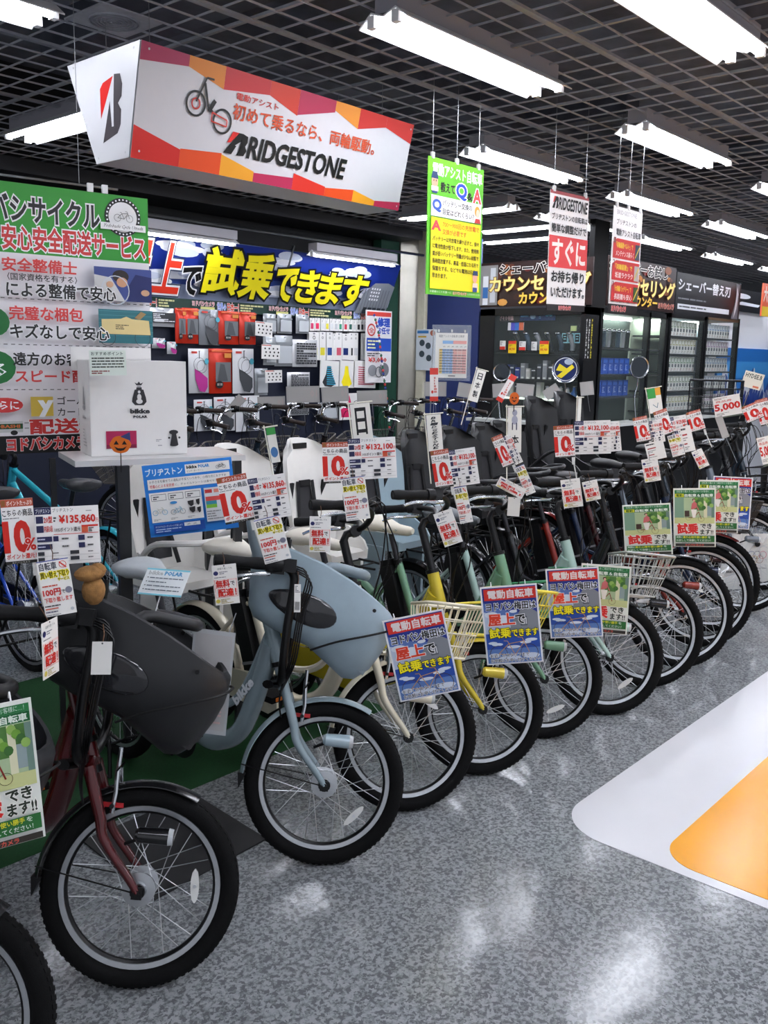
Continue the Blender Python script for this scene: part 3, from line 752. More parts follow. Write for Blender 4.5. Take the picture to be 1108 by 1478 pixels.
def rear_seat(Rw, mt, pad, strap, parent, top):
    def f():
        b = MB(); x = -1.34-2*(Rw-.262); z = 2*Rw+.09; H_ = top-z
        secs = []
        # backrest: shallow scoop built as thick curved shell
        def bk(t):
            w_ = [.15, .17, .185, .19, .185, .17, .12][t]; zz = z+H_*[.0, .18, .4, .62, .82, .94, 1][t]; xx = x-.09-.09*t/6
            n = 9; fr = [(xx-.0+.10*abs(-1+2*i/(n-1))**2.2, (-1+2*i/(n-1))*w_, zz-.05*abs(-1+2*i/(n-1))**3*(t > 4)) for i in range(n)]
            bkk = [(p[0]-.022, p[1]*1.04, p[2]) for p in fr[::-1]]
            return fr+bkk
        b.loft([bk(t) for t in range(7)], mt)
        # seat pan with side walls
        pan = []
        for (xx, w_, h) in ((x-.08, .15, .14), (x+.05, .155, .12), (x+.16, .15, .06), (x+.21, .12, .03)):
            pan.append([(xx, -w_, z+h), (xx, -w_-.012, z+h), (xx, -w_-.005, z-.02), (xx, w_+.005, z-.02), (xx, w_+.012, z+h), (xx, w_, z+h), (xx, w_-.02, z+.02), (xx, -w_+.02, z+.02)])
        b.loft(pan, mt)
        return b
    o = link('rear_child_seat', cached(('rs', Rw, mt.name, top), f, 'rear_child_seat', ang=50), parent)
    def ff(s_):
        b = MB(); x = -1.34-2*(Rw-.262); z = 2*Rw+.09
        if 1:
            b.prism([(x+.02, z+.0), (x+.14, z+.0), (x+.13, z-.28), (x+.15, z-.36), (x-.03, z-.36), (x+.0, z-.2)], 1, s_*.155, s_*.175, mt)
            b.box((x+.06, s_*.20, z-.355), (.17, .08, .016), mt); b.box((x+.06, s_*.24, z-.33), (.17, .008, .06), mt)
        return b
    for s_ in (-1, 1): link('foot_well', cached(('rsf', Rw, mt.name, s_), lambda: ff(s_), 'foot_well'), o)
    def fs(s_):
        b = MB(); x = -1.34-2*(Rw-.262); z = 2*Rw+.09; H_ = top-z
        if 1:
            b.tube([(x-.03, s_*.06, z+.05), (x-.09, s_*.06, z+H_*.3), (x-.115, s_*.05, z+H_*.62)], .012, strap, 6, flat=.35)
        return b
    for s_ in (-1, 1): link('harness_strap', cached(('rss', Rw, strap.name, top, s_), lambda: fs(s_), 'harness_strap'), o)
    def fs2(k):
        b = MB(); x = -1.34-2*(Rw-.262); z = 2*Rw+.09; H_ = top-z
        if k < 2: b.box((x-.10, (k*2-1)*.115, z+H_*.52), (.012, .028, H_*.2), strap, Matrix.Rotation(.15, 3, 'Y'))
        elif k == 2: b.box((x-.155, 0, z+H_*.93), (.01, .09, .028), strap)
        else: b.box((x-.118, 0, z+H_*.6), (.012, .07, .03), strap)
        return b
    for k in range(4): link('strap_slot', cached(('slot', Rw, strap.name, top, k), lambda: fs2(k), 'strap_slot'), o)
    def fp():
        b = MB(); x = -1.34-2*(Rw-.262); z = 2*Rw+.09; H_ = top-z
        b.loft([[(x-.075-.09*t, y*w_, z+H_*t+(.0)) for y in (-1, -.5, 0, .5, 1)]+[(x-.10-.09*t, y*w_, z+H_*t) for y in (1, .5, 0, -.5, -1)] for (t, w_) in ((.12, .10), (.35, .105), (.55, .10), (.6, .08))], pad); return b
    link('seat_pad', cached(('rsp', Rw, pad.name, top), fp, 'seat_pad'), o)
def rear_bar(Rw, mt, parent):
    def f():
        b = MB(); x = -1.22-2*(Rw-.262); z = 2*Rw+.1
        for s_ in (-1, 1): b.tube(bez([(x-.16, s_*.16, z+.05), (x+.0, s_*.185, z+.17), (x+.14, s_*.17, z+.20), (x+.20, s_*.09, z+.20), (x+.20, 0, z+.20)], 4), .013, mt, 8)
        return b
    link('guard_rail', cached(('rb', Rw, mt.name), f, 'guard_rail'), parent)

def bicycle(label, X, Y, th, Rw, col, group, head=-90, kind='u', basket=None, seat=None, saddle='#1b1b1d', hb=1.0, fend=None, hubr=.021,
            spokes=True, refl=60, grip=GRIP, barmat=BLACKM, front='basket', inner=None, top=1.17, tw=.050, rimc=None, n=64, minimal=False, lightc=None, rivets=False):
    paint = metalpaint(col); fend_m = metalpaint(fend or col)
    th = R(th); P0 = Vector((0, 0, Rw)) - .05*Vector((math.sin(HA), 0, math.cos(HA)))
    S = Matrix.Translation(P0) @ Matrix.Rotation(th, 4, AX) @ Matrix.Translation(-P0)
    nrm = S.to_3x3() @ Vector((0, 1, 0)); c = S @ Vector((0, 0, Rw))
    low = c.z - (Rw-tw/2)*math.sqrt(max(0, 1-nrm.z**2)) - tw/2
    t = thing('bicycle', label, 'bicycle', (X, Y, max(-low, 0)*.0), R(head), group)
    S = Matrix.Translation(AX*(-low/AX.z)) @ S
    rimm = rimc or ALU
    fw = link('front_wheel', m_tyre(Rw, tw, n), t, M=S)
    link('rim', m_rim(Rw, tw, rimm, n), fw); link('hub', m_hub(Rw, hubr), fw)
    if spokes:
        sm = spoke_mesh(Rw, tw, hubr)
        for M in spoke_frames(Rw, tw, hubr): link('spoke', sm, fw, M=M)
    else: o = link('spokes', m_spokes(Rw, tw, hubr), fw); o['kind'] = 'stuff'
    link('reflector', m_reflector(Rw, refl), fw)
    fk = link('fork', m_fork(Rw, paint), t, M=S)
    link('front_fender', m_fender(Rw, fend_m, 62, 178), fk); link('fender_stay', m_stay(Rw, 178), fk); link('brake_caliper', m_brake(Rw), fk)
    link('headlight', m_light(Rw, metalpaint(lightc or col)), fk)
    fr = link('frame', m_frame(Rw, paint, kind), t)
    if kind != 'sport': link('battery', m_battery(Rw), fr)
    link('chain_guard', m_guard(Rw, fend_m if kind == 'u' else BLACKM), fr)
    ck = link('crank', m_crank(Rw), t)
    for s_ in (-1, 1): link('pedal', m_pedal(Rw, s_), ck); link('crank_arm', m_arm(Rw, s_), ck)
    Tr = Matrix.Translation((-1.14-2*(Rw-.262), 0, 0))
    rw = link('rear_wheel', m_tyre(Rw, tw, 40), t, M=Tr); link('rim', m_rim(Rw, tw, rimm, 40), rw); o = link('spokes', m_spokes(Rw, tw, .04), rw); o['kind'] = 'stuff'
    link('hub', m_hub(Rw, .04), rw)
    rf = link('rear_fender', m_fender(Rw, fend_m, 5, 165), t, M=Tr)
    link('rear_rack', m_rack(Rw), t); link('kickstand', m_stand(Rw), t)
    sd = link('saddle', m_saddle(Rw, plastic(saddle, .45), rivets), t); link('seat_post', m_post(Rw), sd)
    if front == 'child': child_front(Rw, mat(basket, .42, bump=.25, bscale=900, var=.03), mat(inner, .5, bump=.2, bscale=900), t, S, hb)
    else:
        h = link('handlebar', m_bar(Rw, hb, barmat), t, M=S)
        for s_ in (-1, 1): link('grip', m_grip(Rw, hb, s_, grip), h); link('brake_lever', m_lever(Rw, hb, s_), h)
        link('bell', m_bell(Rw, hb), h); link('brake_cable', m_cable(Rw, hb, int(X*10) % 5), h)
        if basket: link('front_basket', m_wirebasket(Rw, mat(basket, .4, .3), front == 'dense'), t, M=S)
    if seat: rear_seat(Rw, mat(seat, .42, bump=.2, bscale=900, var=.02), plastic('#2b2b2e', .8), mat('#151517', .8), t, top); rear_bar(Rw, mat(seat if seat != '#1d1e20' else '#26272a', .4), t)
    return t, S

FG = 'electric bicycles in the front row'
B = {}
CRM = '#e4dcc4'
B[0] = bicycle('bicycle cut off at the lower left corner, only its black front tire in view', .62, 1.76, 45, .25, '#2a2a2c', FG, basket='#26272a', front='child', inner='#1f2022')
B[1] = bicycle('dark red bicycle with charcoal front child seat, nearest whole wheel', 1.179, 1.855, 49, .25, '#4e0b10', FG, basket='#1f2022', front='child', inner='#1f2022', fend='#18181a', lightc='#151517', hubr=.042, refl=5)
B[2] = bicycle('pale blue-grey bicycle with matching front child seat', 1.903, 1.917, 47, .255, '#8c9da4', FG, basket='#8fa1aa', front='child', inner='#7c8a91', hubr=.042, refl=-42, lightc='#9fb3bb', saddle='#b0b5b8')
_f = [c_ for c_ in B[2][0].children if c_.name.startswith('frame')][0]
_l = Sheet(.13, .03, None, 0, .0003); _l.text('bikke', 0, 0, 1, 1, '#d4dade', .05, res=2)
link('lettering', _l.mesh('lettering', False), _f, M=Matrix.Translation((-.325, -.0345, .49)) @ Matrix.Rotation(R(-48), 4, 'Y'))
B[3] = bicycle('cream bicycle with cream wire basket and cream fenders', 2.347, 1.952, 54, .262, CRM, FG, basket='#e8e0c8', seat='#e9e7e2', saddle='#e6e0d2', refl=60, hb=1.02)
B[4] = bicycle('yellow bicycle with yellow wire basket', 2.762, 1.923, 50, .255, '#c9b52c', FG, basket='#dccb4c', seat='#e9e7e2', saddle='#e6e0d2', refl=75, hb=1.02)
B[5] = bicycle('sage green bicycle with green wire basket and cream riveted saddle', 3.231, 1.931, 42, .255, '#6f9a7c', FG, basket='#3f8a62', seat='#e9e7e2', saddle='#e6dfce', refl=-62, hb=1.0, rivets=True)
B[6] = bicycle('pale aqua bicycle with silver-grey wire basket', 3.661, 1.857, 45, .262, '#a9c4bb', FG, basket='#a9aca8', seat='#93a7b0', saddle='#5f6468', fend='#1d1d1f', refl=-50, hb=1.0)
B[7] = bicycle('black bicycle right after the pale aqua one', 4.127, 1.885, 39, .275, '#1b1c20', FG, seat='#1d1e20', hb=1.0, spokes=True, refl=100, tw=.046, saddle='#3b2a22')
B[8] = bicycle('rust red bicycle with black fenders, second after the pale aqua one', 4.53, 1.896, 44, .29, '#7c1f12', FG, seat='#1d1e20', hb=1.0, spokes=True, tw=.044, fend='#18181a')
B[9] = bicycle('dark navy bicycle, third after the pale aqua one', 4.96, 1.96, 36, .29, '#14233f', FG, seat='#1d1e20', hb=1.02, spokes=False, tw=.044, fend='#18181a')
B[10] = bicycle('dark maroon bicycle at the far end of the touching front wheels', 5.281, 2.04, 34, .29, '#3a0d10', FG, seat='#1d1e20', hb=1.02, spokes=False, tw=.044, fend='#7b1712', basket='#2b2c2e', front='dense')
B[11] = bicycle('grey bicycle near the right edge with a white board behind its front wheel', 5.86, 2.06, 40, .33, '#6d7680', FG, kind='u', seat='#1d1e20', top=1.32, hb=1.08, spokes=False, tw=.040, fend='#18181a')
B[12] = bicycle('black bicycle with a black mesh basket, cut by the right edge', 6.5, 2.2, 30, .33, '#1b1c20', FG, kind='c', seat='#1d1e20', top=1.34, basket='#151517', front='dense', hb=1.08, spokes=False, tw=.040)
B[13] = bicycle('farthest dark bicycle at the right edge under the mountain poster', 7.15, 2.35, 30, .33, '#23303c', FG, kind='c', basket='#151517', front='dense', hb=1.08, spokes=False, tw=.040)

RG = 'city bicycles in the rear row facing the accessory wall'
xs = []
RC = ['#3fb3c4', '#1b4fb8', '#24262b', '#3a2a22', '#2b2d31', '#23313f', '#3d3f43', '#2a2420', '#26303a', '#2f3338', '#39332c', '#24262b', '#31363c', '#2a2c30', '#26282c']
spec = [(2.62, 'sport', 'turquoise bicycle with grey saddle under the white box shelf', '#31b0c2'), (2.15, 'sport', 'bright blue bicycle with grey saddle under the green service sign', '#1646b4')]
for i, px in enumerate((262, 300, 350, 402, 449, 496, 546, 590, 626, 672, 712)):
    p = at_y(px, 596, 5.42); spec.append((min(p.x-.13, 7.62), 'c', ORD[i]+' dark bicycle from the left in the rear row of wire-basket handlebars', RC[2+i % 12]))
for i, (x, kd, lb, col) in enumerate(spec):
    bicycle(lb, x, 5.78 if i > 1 else 5.5, 28+(i*7) % 9, .33, col, RG, head=90, kind=kd, basket='#66625c' if i > 1 else None, front='dense', hb=1.12 if i > 1 else 1.05,
            spokes=False, tw=.038, grip=BROWNGRIP if i > 1 else GRIP, barmat=CHROME if i > 1 else BLACKM, saddle='#3b3c3f' if i < 2 else '#241d1a', n=40)
# ---------------------------------------------------------------- hanging signs
RED = '#d42a26'; DRED = '#c01f22'; BLK = '#141414'; NAVY = '#1f2a5a'; WHT = '#f7f5f2'
def hanger(parent, u, h, L):     # clip and thread above a hanging sheet, in the sheet's own frame
    link('clip', MB().box((0, 0, 0), (.02, .012, .03), mat('#d8d8d8', .3)).mesh('clip', False), parent, loc=(u, 0, h/2+.008))
    link('thread', MB().tube([(0, 0, 0), (0, 0, L)], .0012, STEEL, 4).mesh('thread'), parent, loc=(u, 0, h/2+.02))
# trapezoid box sign hung from the ceiling
TX0, TX1, TZ, BZ = 2.25, 3.93, 2.80, 2.372
bx = MB(); top = [(TX0, 3.285, TZ), (TX1, 3.285, TZ), (TX1, 3.83, TZ), (TX0, 3.83, TZ)]; bot = [(TX0, 3.385, BZ), (TX1, 3.385, BZ), (TX1, 3.625, BZ), (TX0, 3.625, BZ)]
SW = mat('#d2d1d5', .35, var=.01)
bx.loft([bot, top], SW)
sg = bx.build('box_sign', smooth=False); tag(sg, 'white hanging trapezoid box sign with coloured bands over the bicycles', 'sign')
# front panel frame
L_ = TX1-TX0; dz_ = TZ-BZ; dy_ = .10; Hf = math.hypot(dz_, dy_)
fp = Sheet(L_, Hf, None, 0, .0002); fp.t = .004
fp.box((0, 0, 0), (L_, .003, Hf), SW)
SC_ = [('#b02c52', 0, .205), ('#d9822a', .205, .325), ('#c4312c', .325, .455), ('#d04a2c', .455, .58), ('#b02c52', .58, .70), ('#dd8a2e', .70, .80), ('#c8352f', .80, 1.0)]
yb = [.115, .13, .235, .135, .16, .235, .13, .16, .235, .13, .16]
seg = [(0, .139, .16, .10, '#a92c55'), (.139, .252, .10, .21, '#d98532'), (.252, .405, .21, .14, '#bf2f33'), (.405, .512, .14, .26, '#c63c2a'), (.512, .653, .25, .12, '#ad2d4e'), (.653, .755, .10, .22, '#dd8d33'), (.755, .874, .22, .12, '#c5342e'), (.874, 1.0, .12, .22, '#c5342e')]
for (a, b_, v0, v1, c_) in seg: fp.poly([(a, v0), (b_, v1), (b_, 0), (a, 0)], c_)
seg = [(0, .14, .71, .84, '#cf2b26'), (.14, .27, .83, .79, '#df4f22'), (.27, .385, .80, .90, '#e8a02a'), (.385, .53, .91, .88, '#b72c55'), (.53, .66, .83, .90, '#d53226'), (.66, .78, .91, .87, '#df4f22'), (.78, .88, .87, .94, '#e8a02a'), (.88, 1, .94, .90, '#b8284e')]
for (a, b_, v0, v1, c_) in seg: fp.poly([(a, 1), (b_, 1), (b_, v1), (a, v0)], c_)
fp.text('電動アシスト', .295, .20, .44, .265, '#c0392f', .02, res=2)
fp.text('初めて乗るなら、両輪駆動。', .29, .30, .84, .45, '#c8502e', .018, res=2)
def bridge(s, a, b_, c, d, sh=.02):     # BRIDGESTONE wordmark: red wedge in a black slanted B, then condensed capitals
    w_ = c-a; h_ = d-b_; X = lambda t: a+w_*t; Y = lambda t: b_+h_*t
    s.poly([(X(.0), Y(1.0)), (X(.10), Y(.0)), (X(.135), Y(.0)), (X(.135), Y(.28)), (X(.085), Y(.55))], BLK)
    s.poly([(X(.0), Y(1.0)), (X(.06), Y(1.0)), (X(.09), Y(.60)), (X(.06), Y(.55))], BLK)
    s.poly([(X(.045), Y(.50)), (X(.10), Y(.0)), (X(.115), Y(.0)), (X(.055), Y(.0)), (X(.02), Y(.52))][::1], RED)
    s.poly([(X(.095), Y(1)), (X(.15), Y(.97)), (X(.168), Y(.72)), (X(.155), Y(.53)), (X(.17), Y(.34)), (X(.168), Y(.08)), (X(.13), Y(.0)), (X(.105), Y(1))], BLK)
    s.text('RIDGESTONE', X(.185), Y(.04), X(1), Y(1), BLK, .030, res=3, shear=.02)
bridge(fp, .273, .565, .728, .78)
# little bicycle pictogram
for (u, v) in ((.170, .42), (.258, .52)): fp.circ(u, v-.02, .052, .009, '#2a2a2a', 28)
fp.circ(.170, .40, .024, .007, '#c0392f'); fp.line([(.170, .38), (.195, .15), (.218, .15)], .008, '#2a2a2a'); fp.line([(.191, .20), (.208, .40), (.225, .44)], .011, '#2a2a2a')
fp.line([(.212, .44), (.228, .33)], .018, '#1c1c1c'); fp.line([(.222, .44), (.272, .48), (.272, .54), (.222, .52), (.222, .44)], .006, '#c0392f')
for (u, v) in ((.02, .055), (.02, .93), (.985, .06), (.985, .95)): fp.oval(u, v, .0028, .011, '#bcbcbc', 10)
cx_, cz_ = (TX0+TX1)/2, (TZ+BZ)/2
M = Matrix.Translation((cx_, 3.333, cz_)) @ Matrix.Rotation(math.atan2(dy_, dz_), 4, 'X')
fp.build('front_panel', sg, smooth=False, M=M)
# end panel with the big B emblem (faces -x)
ep = Sheet(1, 1, None, 0, .0004); ep.t = .004
def EP(p): return p
W_t, W_b = .545, .24
ep2 = MB(); ys = lambda u, v: 3.83-.0 - (u*(W_t))  # unused helper kept simple
class EndSheet(Sheet):
    def P(s, u, v, k=None):
        yb_ = 3.83-.205*v; yf = 3.285+.10*v
        return (TX0-.004-(s.k if k is None else k)*.0004, yb_+(yf-yb_)*u, TZ-(TZ-BZ)*v)
e = EndSheet(1, 1, None)
e.rect(.0, .0, 1, 1, '#d9d9db')
def emblem(s, a, b_, c, d, red=RED, dk='#4a4548', n=8):
    X = lambda t: a+(c-a)*t; Y = lambda t: b_+(d-b_)*t
    s.poly([(X(.08), Y(.62)), (X(.68), Y(.02)), (X(.32), Y(.08)), (X(.20), Y(.16))][::-1], red)
    p = [(X(.0), Y(1)), (X(.55), Y(.93)), (X(.80), Y(.88))]
    p = [(X(.0), Y(1.0)), (X(.52), Y(.38)), (X(.53), Y(.78)), (X(.62), Y(.78)), (X(.66), Y(.42)), (X(.72), Y(.0)), (X(.92), Y(.02)), (X(1), Y(.18)), (X(.98), Y(.36)), (X(.84), Y(.45)), (X(.97), Y(.56)), (X(.95), Y(.78)), (X(.80), Y(.90)), (X(.45), Y(.945))]
    s.poly(p[::-1], dk)
emblem(e, .32, .22, .78, .82)
for (u, v) in ((.08, .04), (.93, .05), (.12, .95), (.9, .95)): e.oval(u, v, .012, .012, '#bcbcbc', 8)
e.build('end_panel', sg, smooth=False)
for x in (TX0+.12, TX1-.12):
    for y in (3.4, 3.72): link('wire', MB().tube([(x, y, TZ), (x, y, 3.0)], .002, STEEL, 4).mesh('wire'), sg)

# big service sign, upper left
GRN = '#2f9a2e'
KS = 1.10
s = Sheet(1.06*KS, .83*KS, '#eeebee', .006, .0003)
s.rect(0, 0, 1, .29, GRN)
s.text('ヨドバシサイクル', .34, .052, .82, .155, '#1a1a1a', .03, out='#f4f4f4', ow=.085, res=2)
s.rect(.35, .175, .475, .28, RED); s.text('最安', .37, .185, .47, .27, '#ffffff', .03)
s.text('安心安全配送サービス', .49, .175, .985, .275, '#d23a38', .03, out='#ffffff', ow=.085, res=2)
s.circ(.905, .095, .070*KS, .015*KS, '#222222', 36); s.oval(.905, .095, .052, .066, '#f3f3f3', 30)
for i in range(28): a = 2*PI*i/28; s.oval(.905+.0595*math.cos(a), .095+.075*math.sin(a), .0033, .0042, '#ffffff', 6)
s.cycle(.905, .09, .078, '#333333', '#333333', .0018)
s.poly([(.82, .155), (.985, .155), (.985, .125), (.82, .125)], '#f6f6f6'); s.text('Yodobashi Cycle Umeda', .83, .13, .975, .15, '#333333', .0, shear=.05)
for v in (.48, .675, .868):
    for i in range(40): s.rect(.04+i*.024, v, .04+i*.024+.013, v+.0035, '#555555')
s.text('安全整備士', .475, .315, .72, .37, '#d23a38', .025, res=2); s.text('（国家資格を有する）', .49, .378, .72, .408, '#222222', .012)
s.rect(.78, .325, .99, .472, '#3a4a8a'); s.poly([(.78, .472), (.89, .472), (.84, .37), (.78, .36)], '#c9c9c9'); s.oval(.875, .362, .030, .028, '#241c18'); s.oval(.88, .388, .020, .022, '#c99674'); s.poly([(.90, .472), (.99, .472), (.99, .36), (.93, .35), (.905, .40)], '#1b2660')
s.circ(.855, .425, .06, .004, '#c4ccd4'); s.oval(.835, .40, .013, .014, '#d0a484'); s.oval(.965, .43, .016, .014, '#d0a484')
s.text('による整備で安心', .485, .415, .855, .475, '#1b1b1b', .025, out='#f4f4f4', ow=.07, res=2)
s.oval(.44, .585, .05, .06, '#1f6f35'); s.oval(.43, .575, .028, .035, '#3f9a52')
s.text('完璧な梱包', .49, .515, .735, .572, '#d23a38', .025, res=2)
s.rect(.79, .51, .99, .66, '#2f6f78')
for i in range(7): s.rect(.79, .517+.018*i, .99, .519+.018*i, '#4a8d93')
for x in (.82, .95): s.circ(x, .635, .035, .002, '#333333')
s.poly([(.80, .62), (.98, .62), (.975, .555), (.91, .55), (.89, .54), (.87, .55), (.80, .555)], '#d8c48a'); s.lines(.85, .575, .94, .60, 3, '#4a4030')
s.poly([(.92, .545), (.945, .515), (.965, .525), (.94, .552)], '#a2865a')
s.text('キズなしで安心', .49, .59, .825, .65, '#1b1b1b', .025, out='#f4f4f4', ow=.07, res=2)
s.oval(.44, .775, .062, .07, '#1f6f35'); s.text('る', .425, .76, .47, .81, '#ffffff')
s.text('遠方のお客様に', .495, .71, .80, .765, '#1b1b1b', .025, res=2); s.text('スピード配送！', .50, .785, .80, .838, '#d23a38', .025, res=2)
s.oval(.46, .935, .06, .032, '#d23a38'); s.text('さらに', .41, .918, .505, .953, '#ffffff', .02)
s.rect(.545, .90, .62, .985, '#d9b84a'); s.text('y', .575, .92, .615, .985, '#ffffff', .05, res=2)
s.text('ゴールドポイント', .635, .90, .90, .935, '#1b1b1b', .012); s.text('カードアプリで', .635, .95, .86, .985, '#1b1b1b', .012)
o = s.put('service_sign', (1.62*KS, 3.22*KS, 1.59+.165*KS), -12, -.2)
# lower strip belongs to the same board
s2 = Sheet(1.06*KS, .127*KS, '#eeebee', .006, .0003)
s2.text('配送料無料', .555, .02, .98, .44, '#d23a38', .035, out='#ffffff', ow=.06, res=2)
s2.rect(.38, .06, .53, .38, '#c9cbc9'); s2.rect(.38, .13, .53, .28, '#20502c'); s2.text('YODOBASHI', .385, .16, .52, .25, '#e0723c', .03); s2.oval(.41, .39, .012, .07, '#222222'); s2.oval(.50, .39, .012, .07, '#222222'); s2.rect(.535, .10, .55, .13, '#999999'); s2.rect(.535, .25, .55, .28, '#999999')
s2.rect(0, .48, 1, 1, '#161616'); s2.text('ヨドバシカメラ', .475, .55, .745, .9, '#d23a38', .04, out='#f6dede', ow=.08, res=2); s2.text('マルチメディア', .755, .58, 1.0, .88, '#f0f0f0', .02)
link('lower_strip', s2.mesh('lower_strip', False), o, loc=(0, 0, -.4785*KS))
tag(o, 'large green and white delivery service sign at upper left', 'sign')
for u in (.34, .40): link('clip', MB().box((0, 0, 0), (.022, .014, .034), mat('#e4e4e4', .25)).mesh('clip', False), o, loc=(u, -.002, .43*KS))
link('hanging_rail', MB().tube([(-.6, .01, 0), (.46, .01, 0)], .005, STEEL, 6).mesh('rail'), o, loc=(0, 0, .437*KS))
for u in (-.3, .3): link('thread', MB().tube([(0, .01, 0), (0, .01, .77)], .0015, STEEL, 4).mesh('thread'), o, loc=(u, 0, .44*KS))

# green question-and-answer banner
s = Sheet(.473, .667, '#5fb52e', .003, .0003)
s.rect(0, 0, 1, .12, '#6cc42c'); s.text('電動アシスト自転車', .08, .035, .97, .125, '#f4fbe8', .03, out='#3f9a1e', ow=.06, res=2)
s.text('教えて', .22, .165, .47, .235, '#1a1a1a', .03, res=2); s.text('Q', .50, .15, .68, .265, '#2446b8', .04, out='#ffffff', ow=.10, res=3); s.text('&', .70, .20, .79, .255, '#1a1a1a', .03); s.text('A', .81, .165, .95, .265, '#e24a4a', .04, out='#ffffff', ow=.10, res=2)
s.oval(.11, .17, .055, .055, '#d9a184'); s.poly([(.05, .15), (.17, .15), (.15, .10), (.07, .10)], '#2b3f66'); s.poly([(.06, .225), (.17, .225), (.15, .255), (.07, .255)], '#28407a'); s.poly([(.05, .205), (.17, .205), (.17, .24), (.05, .24)], '#e9d2c0'); s.oval(.09, .165, .008, .008, '#222222', 6); s.oval(.13, .165, .008, .008, '#222222', 6)
s.rect(.05, .27, .96, .42, '#f6f6f4'); s.text('Q', .08, .30, .22, .385, '#3a5bb0', .05, res=3); s.text('バッテリー交換の', .25, .29, .78, .335, '#2a2a2a', .015, res=2); s.text('目安はどれくらい？', .25, .355, .82, .40, '#2a2a2a', .015, res=2)
s.oval(.88, .33, .05, .04, '#e39a3a'); s.oval(.89, .345, .033, .032, '#f0cdb2'); s.poly([(.83, .42), (.95, .42), (.93, .385), (.85, .385)], '#c43c3c')
s.rect(.05, .43, .95, .955, '#e6d616'); s.text('A', .07, .455, .21, .52, '#c43c46', .05, res=2)
s.text('700～900回の充放電で', .25, .45, .92, .49, '#c8641c', .015, res=2); s.text('交換が必要です', .25, .505, .68, .545, '#c8641c', .015, res=2)
for i, t in enumerate(('バッテリーは充放電を繰り返すと、徐々', 'に電池性能が低下します。また、使用頻', '度が低いバッテリー残量が少ない状態で', '長時間放置する、高温・低温になる所で', '保管をする、などでも電池は劣化が')): s.text(t, .08, .565+.055*i, .92, .60+.055*i, '#3a3410', .016)
s.text('早まります。', .08, .84, .34, .875, '#3a3410', .016)
s.oval(.86, .84, .045, .045, '#d9a184'); s.poly([(.81, .825), (.92, .825), (.90, .79), (.83, .79)], '#2b3f66'); s.poly([(.82, .885), (.91, .885), (.92, .94), (.81, .94)], '#e9d2c0'); s.poly([(.82, .92), (.90, .92), (.90, .955), (.82, .955)], '#28407a')
s.text('お客様のことを第一に', .04, .968, .42, .985, '#e8f6d8', .0); s.text('ヨドバシカメラ', .45, .966, .70, .988, '#e24a3a', .03, out='#ffffff', ow=.06); s.text('におまかせください', .72, .968, .97, .985, '#e8f6d8', .0)
o = s.put('hanging_banner', (3.942, 2.995, 2.241), 0, .5); tag(o, 'green and yellow question-and-answer banner hanging at centre', 'banner')
for u in (-.20, .0, .19): hanger(o, u, .667, .42)

s = Sheet(.417, .604, '#f2f0f0', .003, .0003)
s.rect(0, 0, 1, .03, '#a5484c'); bridge(s, .05, .05, .96, .155)
s.text('ブリヂストンの自転車は', .05, .195, .97, .25, '#222222', .02, res=2); s.text('簡単な調整だけで', .05, .285, .95, .36, '#222222', .025, res=2)
s.rect(0, .39, 1, .67, '#d9383a'); s.text('すぐに', .08, .42, .94, .64, '#f7ece8', .03, res=3)
s.text('お持ち帰り', .08, .70, .93, .80, '#1b1b1b', .03, res=2); s.text('いただけます。', .08, .845, .95, .935, '#1b1b1b', .03, res=2)
o = s.put('hanging_banner', (4.666, 2.747, 2.198), 0, 1.4); tag(o, 'white banner with one wide red block, hanging right of the green one', 'banner')
s2 = Sheet(.417, .034, '#1c1517', .003, .0003); s2.text('ヨドバシカメラ', .30, .2, .62, .85, '#d9383a', .05, out='#f6dede', ow=.09); link('footer_strip', s2.mesh('footer_strip', False), o, loc=(0, 0, -.319))
for u in (-.17, .17): hanger(o, u, .604, .50)
s = Sheet(.379, .572, '#f7f6f7', .003, .0003)
s.text('BRIDGESTONE', .12, .03, .80, .075, '#bdbdc0', .02); s.text('ブリヂストンの', .12, .12, .80, .175, '#6a6a70', .015, res=2); s.text('電動アシスト自転車', .12, .22, .97, .29, '#3a3a40', .02, res=2)
for i, (a, b_) in enumerate((('「両輪駆動ベルト」で', 'メンテナンス楽らく'), ('「両輪駆動」で', '坂道ラクラク'), ('「大容量バッテリー」で', '長距離も安心'))):
    v = .32+.225*i; s.poly([(.04, v+.04), (.16, v), (.97, v), (.97, v+.205), (.04, v+.205)][::-1], '#cc3234')
    s.text(a, .14, v+.035, .72, v+.095, '#f0cf3a', .02); s.text(b_, .14, v+.12, .76, v+.18, '#f8e9e9', .015); s.rect(.80, v+.03, .96, v+.19, ['#3a4a5a', '#b9b4b0', '#3c5a34'][i]); s.line([(.81, v+.17), (.95, v+.05)], .01, '#d9c24a'); s.text(str(i+1), .055, v-.005, .11, v+.05, '#8c4a4a')
s.text('整備のプロが責任をもって調整いたします', .05, .965, .90, .985, '#333333', .0)
o = s.put('hanging_banner', (5.362, 2.748, 2.218), 0, .1); tag(o, 'narrow white banner with three red boxes, rightmost of the hanging ones', 'banner')
s2 = Sheet(.379, .05, '#1c1517', .003, .0003); s2.text('ヨドバシカメラ', .10, .2, .60, .85, '#d9383a', .05, out='#f6dede', ow=.09); link('footer_strip', s2.mesh('footer_strip', False), o, loc=(0, 0, -.311))
for u in (-.15, .0, .16): hanger(o, u, .572, .50)
